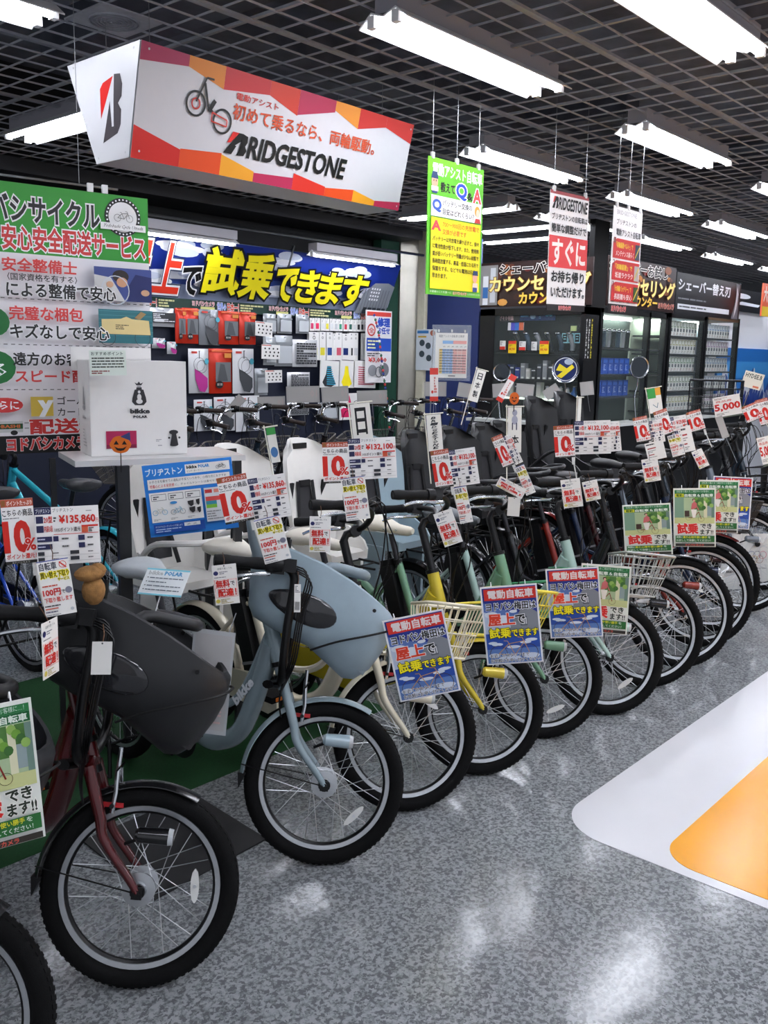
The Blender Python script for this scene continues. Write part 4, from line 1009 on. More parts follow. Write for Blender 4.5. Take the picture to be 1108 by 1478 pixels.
# ---------------------------------------------------------------- accessory wall (plane y = 7)
WY = 7.0
NV = mat('#10182e', .6, bump=.2, bscale=60)
PB = MB().bbox((3.2, WY, .0), (7.79, WY+.05, 2.02), NV); tag(PB.build('pegboard', smooth=False), 'dark navy peg wall carrying bicycle accessories', 'display wall')
gp = MB().bbox((7.80, WY-.06, 0), (8.10, WY+.06, 2.9), mat('#12402f', .6, var=.04)); tag(gp.build('end_panel', smooth=False), 'dark green end panel of the accessory wall', 'panel')
# canopy: sloped sky-blue board with big characters
CW = 7.92-3.3
s = Sheet(CW, .56, '#7f93b8', .02, .0006)
CLD = ['#e8ebf2', '#c3cbdc', '#f2f3f7']
s.rect(0, 0, 1, .55, '#1a2f86'); s.rect(0, .55, 1, .75, '#3b55a0'); s.rect(0, .75, 1, 1, '#96a3bd')
rd = random.Random(3)
for (u, v, r_) in ((.37, .18, .055), (.44, .14, .03), (.61, .22, .03), (.645, .16, .035), (.80, .30, .03), (.86, .25, .04), (.56, .42, .03), (.38, .62, .09), (.5, .75, .08), (.66, .68, .07), (.75, .62, .06), (.93, .60, .05), (.30, .65, .06), (.2, .3, .07), (.1, .5, .08)):
    for k in range(5): s.oval(u+rd.uniform(-.6, .6)*r_, min(.92, max(.08, v+rd.uniform(-.08, .08))), r_*rd.uniform(.4, .8), .05+.03*rd.random(), CLD[(k) % 3], 14)
s.poly([(.88, 1), (.985, 1), (.99, .42), (.965, .36), (.92, .38), (.89, .60)], '#7d828a')
for i in range(9): s.rect(.893+.01*i, .5, .895+.01*i, .95, '#60656d')
for i in range(4):
    for j in range(4): s.rect(.912+.008*i, .47+.07*j, .917+.008*i, .51+.07*j, '#e4e6ea')
for i in range(5): s.rect(.90+.016*i, .86, .912+.016*i, .99, '#2d3138')
U = lambda px: (at_y(px, 395, 6.87).x-3.3)/CW
s.text('屋', U(160), .10, U(208), .88, '#e23b26', .025, out='#f4f4f6', ow=.06, out2='#3b4256', ow2=.085, res=3)
s.text('上', U(216), .10, U(255), .86, '#e23b26', .025, out='#f4f4f6', ow=.06, out2='#3b4256', ow2=.085, res=3)
s.text('で', U(258), .42, U(284), .86, '#141414', .03, out='#f4f4f6', ow=.07, res=3)
s.text('試', U(288), .08, U(338), .80, '#f2e21c', .035, out='#141414', ow=.085, res=3)
s.text('乗', U(342), .10, U(383), .84, '#f2e21c', .035, out='#141414', ow=.085, res=3)
for ch, a, b_ in (('で', 391, 420), ('き', 423, 452), ('ま', 454, 484), ('す', 488, 521)): s.text(ch, U(a), .28, U(b_), .84, '#f2e21c', .035, out='#141414', ow=.085, res=3)
M = Matrix.Translation((3.3+CW/2, 6.87, 2.325)) @ Matrix.Rotation(.40, 4, 'X')
o = s.build('canopy_board', smooth=False, M=M); tag(o, 'long sky-blue canopy board with big yellow characters over the accessory wall', 'sign board')
link('board_joint', MB().box((0, -.02, 0), (.018, .02, .62), STEEL).mesh('joint', False), o, loc=((6.28-3.3)-CW/2, 0, .03))
s = Sheet(CW, .10, '#163a30', .01, .0005)
for i in range(5):
    u0 = .02+.2*i
    s.text('世界の', u0+.062, .15, u0+.085, .85, '#8fa6e8', .04, out='#ffffff', ow=.08); s.text('日本一！', u0+.088, .12, u0+.118, .9, '#e0503c', .04, out='#ffffff', ow=.09)
    s.lines(u0+.122, .12, u0+.19, .85, 3, '#e6e6a8', .6, i); s.text('ヨドバシカメラ', u0+.0, .12, u0+.055, .55, '#e2a0a0', .04, out='#fbeeee', ow=.08); s.rect(u0+.02, .6, u0+.055, .9, '#d8d88a')
o = s.build('slogan_strip', smooth=False, M=pose((3.3+CW/2, 6.97, 2.02), 0)); tag(o, 'thin dark green strip with repeated slogans under the blue canopy board', 'sign strip')

# packaged goods: a puffy pouch with a printed window; thickness .03
def wallbox(q, y=WY): A = at_y(q[0], q[1], y); B_ = at_y(q[2], q[3], y); return (A+B_)/2, abs(B_.x-A.x), abs(A.z-B_.z)
def pillow(b, w_, h_, t, mt, n=6):
    secs = []
    for i in range(n+1):
        z = h_*(.5-i/n); q = t*(.12+.88*math.sin(PI*i/n)**.6)
        secs.append([(-w_/2, 0, z), (-w_*.3, -q*.8, z), (0, -q, z), (w_*.3, -q*.8, z), (w_/2, 0, z), (0, .004, z)])
    b.loft(secs[::-1], mt)
def pouch(q, style, label, grp, y=WY-.06):
    c, w_, h_ = wallbox(q, y); b = Sheet(w_, h_, None, .055, .0006)
    foil = {'red': '#c5301c', 'white': '#dcdde0', 'silver': '#a3a8ac', 'grey': '#7c8084', 'pink': '#d8dadc', 'black': '#c9cbce', 'plain': '#cfd1d3'}[style]
    pillow(b, w_, h_, .028, mat(foil, .22, .25 if style != 'white' else .05, bump=.5, bscale=25))
    if style == 'red':
        b.rect(.22, .30, .88, .74, '#6c7073'); b.poly([(.3, .72), (.75, .72), (.6, .35), (.42, .33)], '#4e5154'); b.oval(.38, .80, .17, .085, '#1b1b1c'); b.text('BIKE COVER', .28, .77, .50, .82, '#e8e0d8', .02); b.rect(.05, .03, .95, .07, '#d8663c'); b.rect(.6, .10, .9, .2, '#d98c3c')
    if style in ('white', 'pink', 'grey'):
        cc = {'white': '#3f4246', 'pink': '#b02c86', 'grey': '#47494d'}[style]
        b.poly([(.45, .95), (.72, .98), (.86, .86), (.86, .66), (.5, .52), (.22, .45), (.25, .7)], cc); b.circ(.45, .35, w_*.28, w_*.014, '#26272a'); b.circ(.58, .40, w_*.26, w_*.014, '#26272a'); b.line([(.45, .05), (.45, .22)], w_*.04, '#26272a'); b.oval(.82, .28, .10, .07, '#4fa6b8'); b.rect(.06, .06, .34, .11, '#c8443c')
    if style == 'black':
        b.rect(.02, .25, .98, .8, '#2a2b2e'); b.lines(.05, .3, .95, .75, 5, '#e0e0e2', .5); b.rect(.1, .62, .5, .75, '#c9cbcd')
    if style == 'silver': b.rect(.08, .22, .92, .30, '#858a8e'); b.rect(.12, .34, .88, .9, '#b9bec2')
    if style == 'plain': b.lines(.1, .1, .9, .9, 9, '#33353a', .7, int(q[0]))
    o = b.build('accessory_pouch', M=pose(c, 0)); tag(o, label, 'package', grp)
    link('hook', MB().tube([(0, .095, h_/2-.02), (0, -.03, h_/2-.02)], .004, STEEL, 5).mesh('hook'), o); return o
PG = 'bagged bicycle accessories on the wall'
k = 0
def C2(q, ox, oy, s_): return (ox+q[0]/s_, oy+q[1]/s_, ox+q[2]/s_, oy+q[3]/s_)
rows = [((90, 185, 285, 345), 'black', 'flat black and white striped package, top left of the wall goods'), ((288, 190, 375, 475), 'red', 'leftmost narrow red pouch in the top row of wall goods'), ((345, 188, 478, 478), 'red', 'second red pouch in the top row of wall goods, beside a clear one'),
        ((478, 198, 648, 490), 'grey', 'clear pouch with grey strap item between red pouches, top row'), ((636, 212, 800, 485), 'red', 'third red pouch in the top row of wall goods'), ((802, 222, 935, 485), 'red', 'fourth red pouch, right end of the top row'),
        ((105, 430, 212, 515), 'pink', 'small pink topped packet above the white box'), ((225, 460, 300, 560), 'pink', 'second small pink packet beside the white box'), ((395, 515, 560, 870), 'pink', 'clear pouch with magenta item, second row, left'), ((558, 515, 745, 872), 'red', 'tall red pouch in the second row of wall goods'),
        ((748, 515, 920, 872), 'white', 'clear pouch with dark grey item, second row, right'), ((440, 925, 590, 1170), 'white', 'clear pouch in the third row, left'), ((600, 905, 770, 1170), 'white', 'clear pouch in the third row, middle'), ((775, 895, 965, 1170), 'white', 'clear pouch in the third row, right')]
for q, st, lb in rows: pouch(C2(q, 200, 410, 5.54), st, lb, PG, WY-.06-.012*(k % 3)); k += 1
rows = [((90, 195, 175, 330), 'silver', 'small silver pouch, first of three in the top row'), ((183, 195, 280, 332), 'silver', 'small silver pouch, second of three in the top row'), ((308, 200, 392, 332), 'silver', 'small silver pouch, third of three in the top row'), ((90, 350, 175, 540), 'silver', 'silver pouch behind the printed cards'),
        ((165, 340, 285, 548), 'silver', 'large silver pouch left of the white patterned bag'), ((285, 368, 450, 552), 'plain', 'white bag with black doodle pattern, middle row'), ((250, 588, 400, 700), 'plain', 'white bag with black doodle pattern, lower row'), ((32, 562, 120, 740), 'silver', 'silver pouch at the lower left of the second bay'), ((250, 790, 395, 870), 'plain', 'white patterned bag behind the rear handlebars'), ((455, 790, 590, 900), 'silver', 'greenish silver pouch behind the rear handlebars')]
for q, st, lb in rows: pouch(C2(q, 360, 410, 4.617), st, lb, PG, WY-.05-.02*(k % 3)); k += 1
# spotted sample cards on a strip
for i, (q, lb) in enumerate((((38, 250, 152, 350), 'top white card with black spots hanging in the accessory wall'), ((80, 402, 202, 500), 'middle white card with black spots hanging in the accessory wall'), ((104, 574, 216, 656), 'bottom white card with black spots hanging in the accessory wall'))):
    c, w_, h_ = wallbox(C2(q, 360, 410, 4.617), WY-.2); b = Sheet(w_, h_, '#eceae6', .004, .0005); b.rect(.02, .03, .5, .09, '#c8564a')
    for a in range(4):
        for d in range(3): b.oval(.18+.22*a+.05*(d % 2), .28+.25*d, .045, .07, '#232323', 8)
    o = tag(b.put('sample_card', c, 0, -3+2*i), lb, 'card', 'spotted sample cards'); link('hook', MB().tube([(0, .24, h_/2-.01), (0, -.01, h_/2-.01)], .004, STEEL, 5).mesh('hook'), o)
# small boxed goods, top row and window boxes
SB = [(395, 225, 425, 312, '#c83c64'), (428, 225, 462, 312, '#d8325a'), (470, 228, 496, 312, '#d8dadc'), (498, 230, 524, 312, '#d8cf3c'), (530, 230, 556, 312, '#d8dadc'), (556, 232, 584, 314, '#b9bcc0'), (586, 234, 612, 314, '#2f8a6a'), (620, 236, 648, 315, '#c8384c'), (652, 236, 680, 315, '#2a5f54'), (684, 238, 705, 316, '#c8cacc'), (708, 238, 732, 316, '#25272b'), (734, 238, 756, 316, '#303236'), (757, 238, 778, 316, '#3a3c40')]
def boxed(q, col, lb, grp, tall=False):
    c, w_, h_ = wallbox(C2(q, 360, 410, 4.617), WY-.05); b = Sheet(w_, h_, '#e6e5e2', .03, .0005); b.oval(.5, .06, .12, .03, '#8a8c90')
    if tall: b.circ(.5, .2, w_*.14, w_*.05, '#3a3a3c', 12); b.rect(.15, .55, .85, .82, col); b.rect(.15, .55, .45, .82, '#e6e5e2') if w_ > .06 and col == '#25272b' else None
    else: b.rect(.2, .4, .8, .85, col); b.lines(.2, .15, .8, .33, 3, '#555555')
    o = b.put('boxed_accessory', c, 0); tag(o, lb, 'package', grp)
    link('hook', MB().tube([(0, .05, h_/2+.01), (0, -.03, h_/2+.01)], .003, STEEL, 5).mesh('hook'), o)
for i, q in enumerate(SB): boxed(q[:4], q[4], ORD[i]+' from the left of the tiny boxed goods in the top row', 'tiny boxed goods on the wall')
for i, q in enumerate([(390, 318, 455, 505, '#d8cf3c'), (459, 318, 500, 508, '#d8cf3c'), (508, 320, 547, 508, '#2a4a8a'), (550, 330, 566, 508, '#d8dadc'), (568, 322, 608, 508, '#c8586c'), (612, 330, 656, 505, '#1b2f6a'), (658, 325, 684, 508, '#25272b'), (686, 325, 715, 508, '#c8cacc'), (748, 328, 780, 508, '#25272b')]):
    boxed(q[:4], q[4], ORD[i]+' from the left of the tall window boxes under the tiny ones', 'tall window boxes on the wall', True)
# saddle covers on cards
for (q, c1, c2, lb) in (((470, 510, 592, 690), '#2c2c30', '#3fa3c0', 'blue and black striped saddle cover on its card'), ((600, 510, 695, 690), '#f0dd1e', '#e6cf10', 'bright yellow saddle cover on its card'), ((692, 512, 838, 690), '#e9e5e4', '#b8324e', 'red and white striped saddle cover on its card')):
    c, w_, h_ = wallbox(C2(q, 360, 410, 4.617), WY-.12); b = Sheet(w_, h_, '#e4e3df', .01, .0006)
    p = [(.35, .2), (.55, .2), (.62, .5), (.85, .85), (.6, .97), (.25, .95), (.12, .8), (.3, .5)] if c1 != '#e9e5e4' else [(.18, .2), (.85, .1), (.96, .5), (.95, .85), (.2, .95), (.1, .5)]
    b.poly(p[::-1], c1)
    if c1 != '#f0dd1e':
        for j in range(9): v = .22+.078*j; x0, x1 = (.34, .58+.03*j) if c1 == '#2c2c30' else (.2, .9); b.rect(x0, v, x1, v+.035, c2)
    tag(b.put('saddle_cover', c, 0, -2), lb, 'saddle cover')
c, w_, h_ = wallbox((490, 568, 516, 605), WY-.15); b = Sheet(w_, h_, '#e4e3df', .01, .0006); b.poly([(.5, .05), (.62, .4), (.95, .45), (.9, .9), (.1, .9), (.05, .6), (.4, .45)][::-1], '#d42a62'); tag(b.put('saddle_cover', c, 0), 'hot pink saddle cover low on the wall behind the handlebars', 'saddle cover')
# repair price poster on the right end
c, w_, h_ = wallbox((528, 447, 563, 552), WY-.16); s = Sheet(w_, h_, '#e6e4e4', .012, .0006); s.rect(.03, .02, .97, .08, '#c8443c')
s.text('修理', .45, .10, .92, .22, '#2446a8', .05); s.text('お任せ', .45, .23, .92, .32, '#2446a8', .04); s.circ(.2, .27, w_*.16, w_*.04, '#c8443c'); s.text('全', .1, .24, .3, .31, '#c8443c'); s.rect(.02, .38, .98, .56, '#2a50b0'); s.lines(.06, .4, .94, .54, 3, '#f0f0b0'); s.lines(.05, .58, .95, .64, 2, '#333333'); s.text('¥3,000', .1, .65, .8, .72, '#c8443c', .03); s.oval(.25, .83, .17, .08, '#8a8c90'); s.oval(.7, .82, .2, .1, '#707378'); s.circ(.5, .85, w_*.14, w_*.02, '#3a3c40')
tag(s.put('poster', c, 0), 'blue and white repair price poster on the green end panel', 'poster')
# decorative garland
pts = [at_y(x, y, WY-.25) for x, y in ((540, 455), (546, 480), (549, 505), (552, 530), (556, 560), (560, 590), (562, 620))]
b = MB(); pp = bez(pts, 6)
for i, p in enumerate(pp): b.ball(p, (.018, .012, .016), [mat('#2c3f8a', .5), mat('#e4e4e4', .5), mat('#2f6a4a', .5), mat('#c83c3c', .5)][i % 4], 6, 4)
b.tube(pp, .006, mat('#2c2c2c', .5), 5); b.tube([pp[0], pp[0]+Vector((0, .3, 0))], .003, STEEL, 4); tag(b.build('garland'), 'narrow multicolour garland hanging beside the repair poster', 'garland')
# steel-clad pillar and cream upright
CORR = mat('#b5b2a8', .3, .9, var=.12, vscale=3)
b = MB(); p = []
x0, x1 = 8.11, 8.55
for i in range(25): u = i/24; p.append((x0+(x1-x0)*u, WY-.08+(.02 if i % 2 else 0)))
p += [(x1, WY+.1), (x0, WY+.1)]
b.prism(p[::-1], 2, 0, 3.0, CORR); o = b.build('pillar', smooth=False); o['kind'] = 'structure'; o.name = 'trim_2'
cb = MB().bbox((8.28, 6.70, 0), (8.36, 6.80, 2.98), mat('#c9c5b0', .5, var=.05)); tag(cb.build('upright_post', smooth=False), 'cream perforated upright post beside the steel pillar', 'post')
for i in range(14): pass
# navy panel with clouds behind the question banner (plane x=8.3)
class XSheet(Sheet): pass
def put_x(s, name, y0, y1, z0, z1, x, parent=None): return s.build(name, parent, smooth=False, M=pose((x, (y0+y1)/2, (z0+z1)/2), -90))
s = Sheet(.72, 2.75, '#2a3768', .03, .0006)
tag(put_x(s, 'panel', 5.93, 6.71, .1, 2.85, 8.33), 'deep navy panel standing behind the acrylic price table', 'panel')
cl = mat('#4a5684', .6)
pc = at_y(622, 520, 6.2)
s = Sheet(.30, .46, '#cfd6dc', .006, .0006); s.rect(.05, .03, .6, .1, '#3a76b0'); s.oval(.8, .09, .12, .07, '#a0583c'); s.rect(.1, .16, .5, .2, '#c8a03c')
for (u, v) in ((.3, .33), (.6, .4), (.3, .6), (.65, .7)): s.oval(u, v, .13, .08, '#3f4a52')
c = at_x(615, 505, 8.27); tag(put_x(s, 'poster', c.y-.15, c.y+.15, c.z-.23, c.z+.23, 8.27), 'small pale product poster at the left edge of the navy panel', 'poster')

# ---------------------------------------------------------------- shaver cabinets
CB = mat('#0e0f11', .35, var=.05); GLS = mat('#cfe0dc', .03, trans=.0, alpha=.035, spec=.6)
def cab_x(): # cabinet facing -x : x 8.3..8.8, y 4.65..5.93
    t = thing('display_cabinet', 'black glass cabinet with electric shavers left of the cabinet corner', 'cabinet', (8.55, 5.29, 0))
    L = lambda b, n, **k: b.build(n, t, smooth=False, M=Matrix.Translation((-8.55, -5.29, 0)), **k)
    b = MB(); b.bbox((8.3, 4.65, 0), (8.6, 5.93, .95), CB); b.bbox((8.58, 4.65, .95), (8.6, 5.93, 2.11), CB); b.bbox((8.3, 4.65, 2.04), (8.6, 5.93, 2.11), CB)
    for y in (4.65, 5.74): b.bbox((8.3, y, .95), (8.60, y+(.05 if y < 5 else .19), 2.11), CB)
    L(b, 'cabinet_body')
    for z in (1.16, 1.37, 1.66): L(MB().bbox((8.33, 4.7, z-.02), (8.58, 5.74, z), CB), 'shelf')
    L(MB().bbox((8.36, 4.75, 1.165), (8.50, 5.7, 1.175), mat('#dff0e0', .5, emit=1.6)), 'shelf_light')
    L(MB().bbox((8.31, 4.7, .95), (8.314, 5.74, 2.04), GLS), 'glass_pane')
    s = Sheet(.10, .42, '#17181a', .004, .0005); s.text('ご', .15, .05, .3, .1, '#ffffff'); 
    for (u, c_) in ((.2, '#cfcfcf'), (.48, '#cfcfcf'), (.78, '#d8c83c')): s.lines(u, .04, u+.12, .96, 16, c_, .8, int(u*9))
    s.build('door_lettering', t, smooth=False, M=Matrix.Translation((-8.55, -5.29, 0)) @ pose((8.295, 4.60, 1.8), -90))
cab_x()
def shaver(c, s_=1.0, col='#26282c', ang=-90, lb='', grp=''):
    b = MB(); g = mat(col, .3, .3)
    b.tube([(0, 0, 0), (.005, 0, .05*s_), (-.01, -.01, .11*s_), (-.03, -.02, .15*s_)], [.02*s_, .024*s_, .022*s_, .026*s_], g, 10)
    b.ball((-.035, -.025, .165*s_), (.03*s_, .025*s_, .018*s_), CHROME, 10, 5); b.cyl((0, 0, -.01), (0, 0, .005), .034*s_, DARKPL, 12)
    o = b.build('electric_shaver', M=Matrix.Translation(c) @ Matrix.Rotation(R(ang), 4, 'Z')); tag(o, lb, 'shaver', grp); return o
SG_ = 'electric shavers on the upper cabinet shelf'
for i in range(6): shaver((8.42, 5.50-.13*i, 1.675), 1.1, ['#26282c', '#3a4a5a', '#8c9094'][i % 3], -90, ORD[i]+' shaver from the left on the upper shelf of the left glass cabinet', SG_)
def xs_card(q, x, cols, name, lb, cat, grp=None, draw=None):
    A = at_x(q[0], q[1], x); B_ = at_x(q[2], q[3], x); w_ = abs(A.y-B_.y); h_ = abs(A.z-B_.z); s = Sheet(w_, h_, cols, .008, .0006)
    if draw: draw(s)
    o = s.build(name, smooth=False, M=pose(((x), (A.y+B_.y)/2, (A.z+B_.z)/2), -90)); tag(o, lb, cat, grp); return o
D3 = lambda q: (680+q[0]/5.83, 430+q[1]/5.83, 680+q[2]/5.83, 430+q[3]/5.83)
def sale(s): s.rect(0, 0, 1, .25, '#c8362a'); s.text('¥8,980', .1, .55, .9, .8, '#c8362a', .02); s.lines(.1, .3, .9, .45, 2, '#5a4a10')
def sale2(s): s.rect(0, .65, 1, 1, '#c8362a'); s.lines(.1, .1, .9, .55, 3, '#444444')
xs_card(D3((315, 362, 375, 465)), 8.28, '#e8c81e', 'price_card', 'left yellow and red sale card on the cabinet shelf', 'price card', None, sale)
xs_card(D3((578, 362, 648, 472)), 8.28, '#e8c81e', 'price_card', 'right yellow and red sale card on the cabinet shelf', 'price card', None, sale)
for q, lb in (((243, 360, 285, 435), 'leftmost white and red price card on the cabinet shelf'), ((405, 365, 455, 440), 'white and red price card between the yellow sale cards'), ((508, 368, 550, 442), 'plain white price card left of the right yellow sale card')): xs_card(D3(q), 8.28, '#d8d8d4', 'price_card', lb, 'price card', None, sale2 if 'red' in lb else lambda s: s.lines(.1, .1, .9, .8, 4, '#555555'))
xs_card(D3((210, 140, 405, 198)), 8.4, '#3a3436', 'shelf_sign', 'grey shelf header with pale characters in the left cabinet', 'sign', None, lambda s: s.text('ひげそり特集', .04, .2, .75, .85, '#d8b0b0', .03))
xs_card(D3((410, 130, 705, 188)), 8.4, '#15306a', 'shelf_sign', 'glowing blue shelf header inside the left cabinet', 'sign', None, lambda s: (s.rect(.03, .15, .25, .5, '#6fb4e8'), s.oval(.38, .45, .08, .35, '#a8d4f0'), s.lines(.55, .15, .72, .8, 3, '#8cc8f0'), s.oval(.78, .3, .05, .22, '#7fd0f4'), s.oval(.88, .3, .05, .22, '#7fd0f4')))
xs_card(D3((310, 208, 440, 272)), 8.42, '#e6e6ea', 'small_box', 'small box with white, blue and orange bands on the top shelf', 'box', None, lambda s: (s.rect(.2, 0, .45, 1, '#4a4ac8'), s.rect(.45, 0, .72, 1, '#2a6ac8'), s.rect(.72, 0, 1, 1, '#e06a3c')))
for i in range(3): q = (765+52*i, 295, 812+52*i, 382); xs_card(D3(q), 8.42, '#131517', 'display_card', ORD[i]+' pale blue outlined card in a row of three on the top shelf', 'card', 'pale blue outlined cards', lambda s: [s.rect(*r_, '#8cc4d0') for r_ in ((.02, .02, .98, .12), (.02, .88, .98, .98), (.02, .02, .14, .98), (.86, .02, .98, .98), (.3, .3, .7, .38), (.3, .55, .7, .63))])
xs_card(D3((838, 235, 885, 278)), 8.42, '#b9c884', 'round_tag', 'round pale green tag above the outlined cards', 'tag')
xs_card(D3((183, 295, 218, 400)), 8.40, '#8c8488', 'info_card', 'narrow grey information card at the left of the top shelf', 'card', None, lambda s: s.lines(.1, .05, .9, .95, 9, '#3a3436'))
rd = random.Random(11)
for row, (z, y0, n) in enumerate(((1.38, 5.62, 13), (1.178, 5.55, 6))):
    for i in range(n):
        hh = rd.uniform(.10, .2); cc = rd.choice(['#1d1f24', '#26282e', '#8c8f92', '#23304e', '#b9bab4', '#17181b', '#3a3c44', '#2c3a8a'])
        b = MB().box((0, 0, hh/2), (.07, .052, hh), mat(cc, .4)); b.box((-.036, 0, hh*.78), (.002, .04, hh*.1), mat('#c9cbcd', .4)); b.box((-.036, 0, .012), (.003, .03, .018), mat('#d8dcd4', .4))
        tag(b.build('product_box', smooth=False, loc=(8.42, y0-i*.068, z)), f'{ORD[i]} small dark boxed product from the left on the {["middle", "lower"][row]} cabinet shelf', 'box', 'small boxed products in the left cabinet')
# cabinets along y=4.65
def cab_y(x0, x1, z1, label, shelves, inner, posts=(), wood=False):
    t = thing('display_cabinet', label, 'cabinet', ((x0+x1)/2, 4.9, 0)); off = Matrix.Translation((-(x0+x1)/2, -4.9, 0))
    L = lambda b, n: b.build(n, t, smooth=False, M=off)
    b = MB(); b.bbox((x0, 4.65, 0), (x1, 5.15, .6), CB); b.bbox((x0, 5.13, .6), (x1, 5.15, z1), mat(inner, .6)); b.bbox((x0, 4.65, z1-.05), (x1, 5.15, z1), CB if not wood else mat('#5c4630', .5))
    for x in (x0, x1-.05)+tuple(posts): b.bbox((x, 4.65, .6), (x+.05, 4.72, z1), CB)
    L(b, 'cabinet_body')
    for z in shelves: L(MB().bbox((x0+.03, 4.70, z-.018), (x1-.03, 5.12, z), mat('#2a2c2e', .3)), 'shelf')
    L(MB().bbox((x0+.1, 5.05, z1-.075), (x1-.1, 5.09, z1-.055), mat('#eaf6ee', .5, emit=22)), 'shelf_light')
    L(MB().bbox((x0+.05, 4.66, .6), (x1-.05, 4.664, z1-.05), GLS), 'glass_pane')
    return t
cab_y(8.62, 10.2, 2.12, 'black glass cabinet right of the corner, shavers above blue boxes', (1.20, 1.44, 1.72), '#3a4642', (9.72,))
cab_y(10.25, 11.28, 2.14, 'lit glass cabinet with greenish refill packs', (.75, 1.0, 1.24, 1.47, 1.68, 1.89), '#b9c8b4')
cab_y(11.3, 12.4, 2.16, 'lit glass cabinet with bluish refill packs and wooden top', (.75, 1.0, 1.24, 1.47, 1.68, 1.89), '#a9b6c4', (), True)
for i in range(7): shaver((8.95+.11*i, 4.85, 1.725), 1.1, ['#26282c', '#3a4a5a', '#8c9094'][i % 3], 0, ORD[i]+' shaver from the left in the cabinet right of the corner', 'shavers in the cabinet right of the corner')
for i in range(6):
    for j in range(2):
        b = Sheet(.11, .17, '#1f4fb0', .1, .0006); b.rect(.1, .1, .9, .3, '#2f6ad0'); b.lines(.15, .4, .85, .8, 4, '#bcd0f4')
        tag(b.put('blue_box', (8.98+.125*i, 4.88, 1.29+.24*j), 0), f'{ORD[i]} blue product box from the left on the {["lower", "upper"][j]} shelf under the shavers', 'box', 'blue product boxes')
b = Sheet(.09, .19, '#c8503c', .1, .0006); tag(b.put('product_box', (8.86, 4.86, 1.54), 0), 'single red box at the left of the blue boxes', 'box')
packs = {}
for (x0, n, cols, nm) in ((10.32, 11, ['#8fa890', '#b4b48c', '#9aa894'], 'greenish'), (11.38, 11, ['#8fa3b8', '#b49cb4', '#94a8c4'], 'bluish')):
    for r_, z in enumerate((.75, 1.0, 1.24, 1.47, 1.68, 1.89)):
        key = (nm, r_); s = Sheet(.074, .175, '#d6d8d4', .02, .0006); s.rect(.05, .05, .95, .45, cols[r_ % 3]); s.rect(.2, .5, .8, .72, '#5c6468'); s.lines(.1, .78, .9, .95, 2, '#8a3c3c' if r_ % 2 else '#4a5a3c'); s.rect(.3, .1, .7, .35, '#e8ece8')
        me = s.mesh('refill_pack', False)
        for i in range(n):
            o = link('refill_pack', me, M=pose((x0+.086*i+.04, 4.76, z+.09), 0)); tag(o, f'small {nm} refill pack, one of many alike, on {["the lowest", "the second lowest", "the third lowest", "the third highest", "the second highest", "the top"][r_]} shelf', 'package', f'{nm} refill packs row {r_+1}')
# banners above cabinets
def starburst(s, seed, cols):
    rd = random.Random(seed)
    for i in range(26): u, v, r_ = rd.random(), rd.random(), rd.uniform(.03, .09); s.oval(min(.94, max(.06, u)), min(.9, max(.1, v)), r_*.6, r_, rd.choice(cols), 9)
WARM = ['#5a2a14', '#8a4a1c', '#3a1a10', '#b8742c', '#6a1f18', '#2a1410', '#d89a4a']
s = Sheet(1.34, .46, '#2a1512', .02, .0006); starburst(s, 4, WARM)
s.rect(.0, .06, .17, .96, '#8c8a88'); s.rect(.03, .3, .08, .95, '#e4e6ea'); s.rect(.1, .12, .15, .9, '#c9ccd0'); s.rect(.03, .55, .08, .8, '#2a66a8')
s.text('シェーバー', .19, .05, .70, .27, '#1a1412', .03, out='#f4efe6', ow=.08, res=2); s.text('カウンセリング', .10, .33, .99, .66, '#ffe98a', .035, out='#7a4a10', ow=.08, res=2); s.text('カウンター', .38, .70, .82, .94, '#f2c54a', .035, out='#5a3a10', ow=.08, res=2)
tag(s.build('header_sign', smooth=False, M=pose((8.30, 5.26, 2.36), -90)), 'dark warm header sign with golden characters above the left cabinet', 'sign')
s = Sheet(1.62, .50, '#2a1512', .02, .0006); starburst(s, 8, WARM); s.text('シェーバーお試し', .0, .06, .84, .30, '#1a1412', .03, out='#f4efe6', ow=.08, res=2); s.text('カウンセリング', .04, .36, .97, .72, '#ffe98a', .035, out='#7a4a10', ow=.08, res=2); s.text('カウンター', .30, .74, .70, .94, '#f2c54a', .035, out='#5a3a10', ow=.08, res=2); s.text('ヨドバシカメラ', .72, .82, .97, .94, '#c84a3c', .04, out='#f0d8c8', ow=.08)
tag(s.build('header_sign', smooth=False, M=pose((9.52, 4.66, 2.395), 0)), 'dark warm header sign with golden characters right of the cabinet corner', 'sign')
s = Sheet(1.98, .47, '#1b1c20', .02, .0006); s.text('シェーバー替え刃', .03, .14, .82, .42, '#f2f3f6', .03, res=2); s.lines(.03, .58, .8, .66, 1, '#8c8e94'); s.rect(.03, .75, .82, .88, '#e4e6ea'); s.lines(.05, .78, .8, .85, 1, '#4a4c52')
s.poly([(.86, .98), (.97, .98), (.97, .04), (.91, .02), (.93, .4)], '#6f7278'); s.poly([(.9, .96), (.94, .7), (.96, .3), (.93, .1), (.92, .5)], '#d8dade')
tag(s.build('header_sign', smooth=False, M=pose((11.35, 4.66, 2.375), 0)), 'black header sign with white characters over the refill cabinets', 'sign')
b = MB().bbox((8.31, 4.60, 2.11), (8.60, 4.66, 2.95), mat('#08090a', .9)); tag(b.build('corner_column', smooth=False), 'black square column over the cabinet corner', 'column')
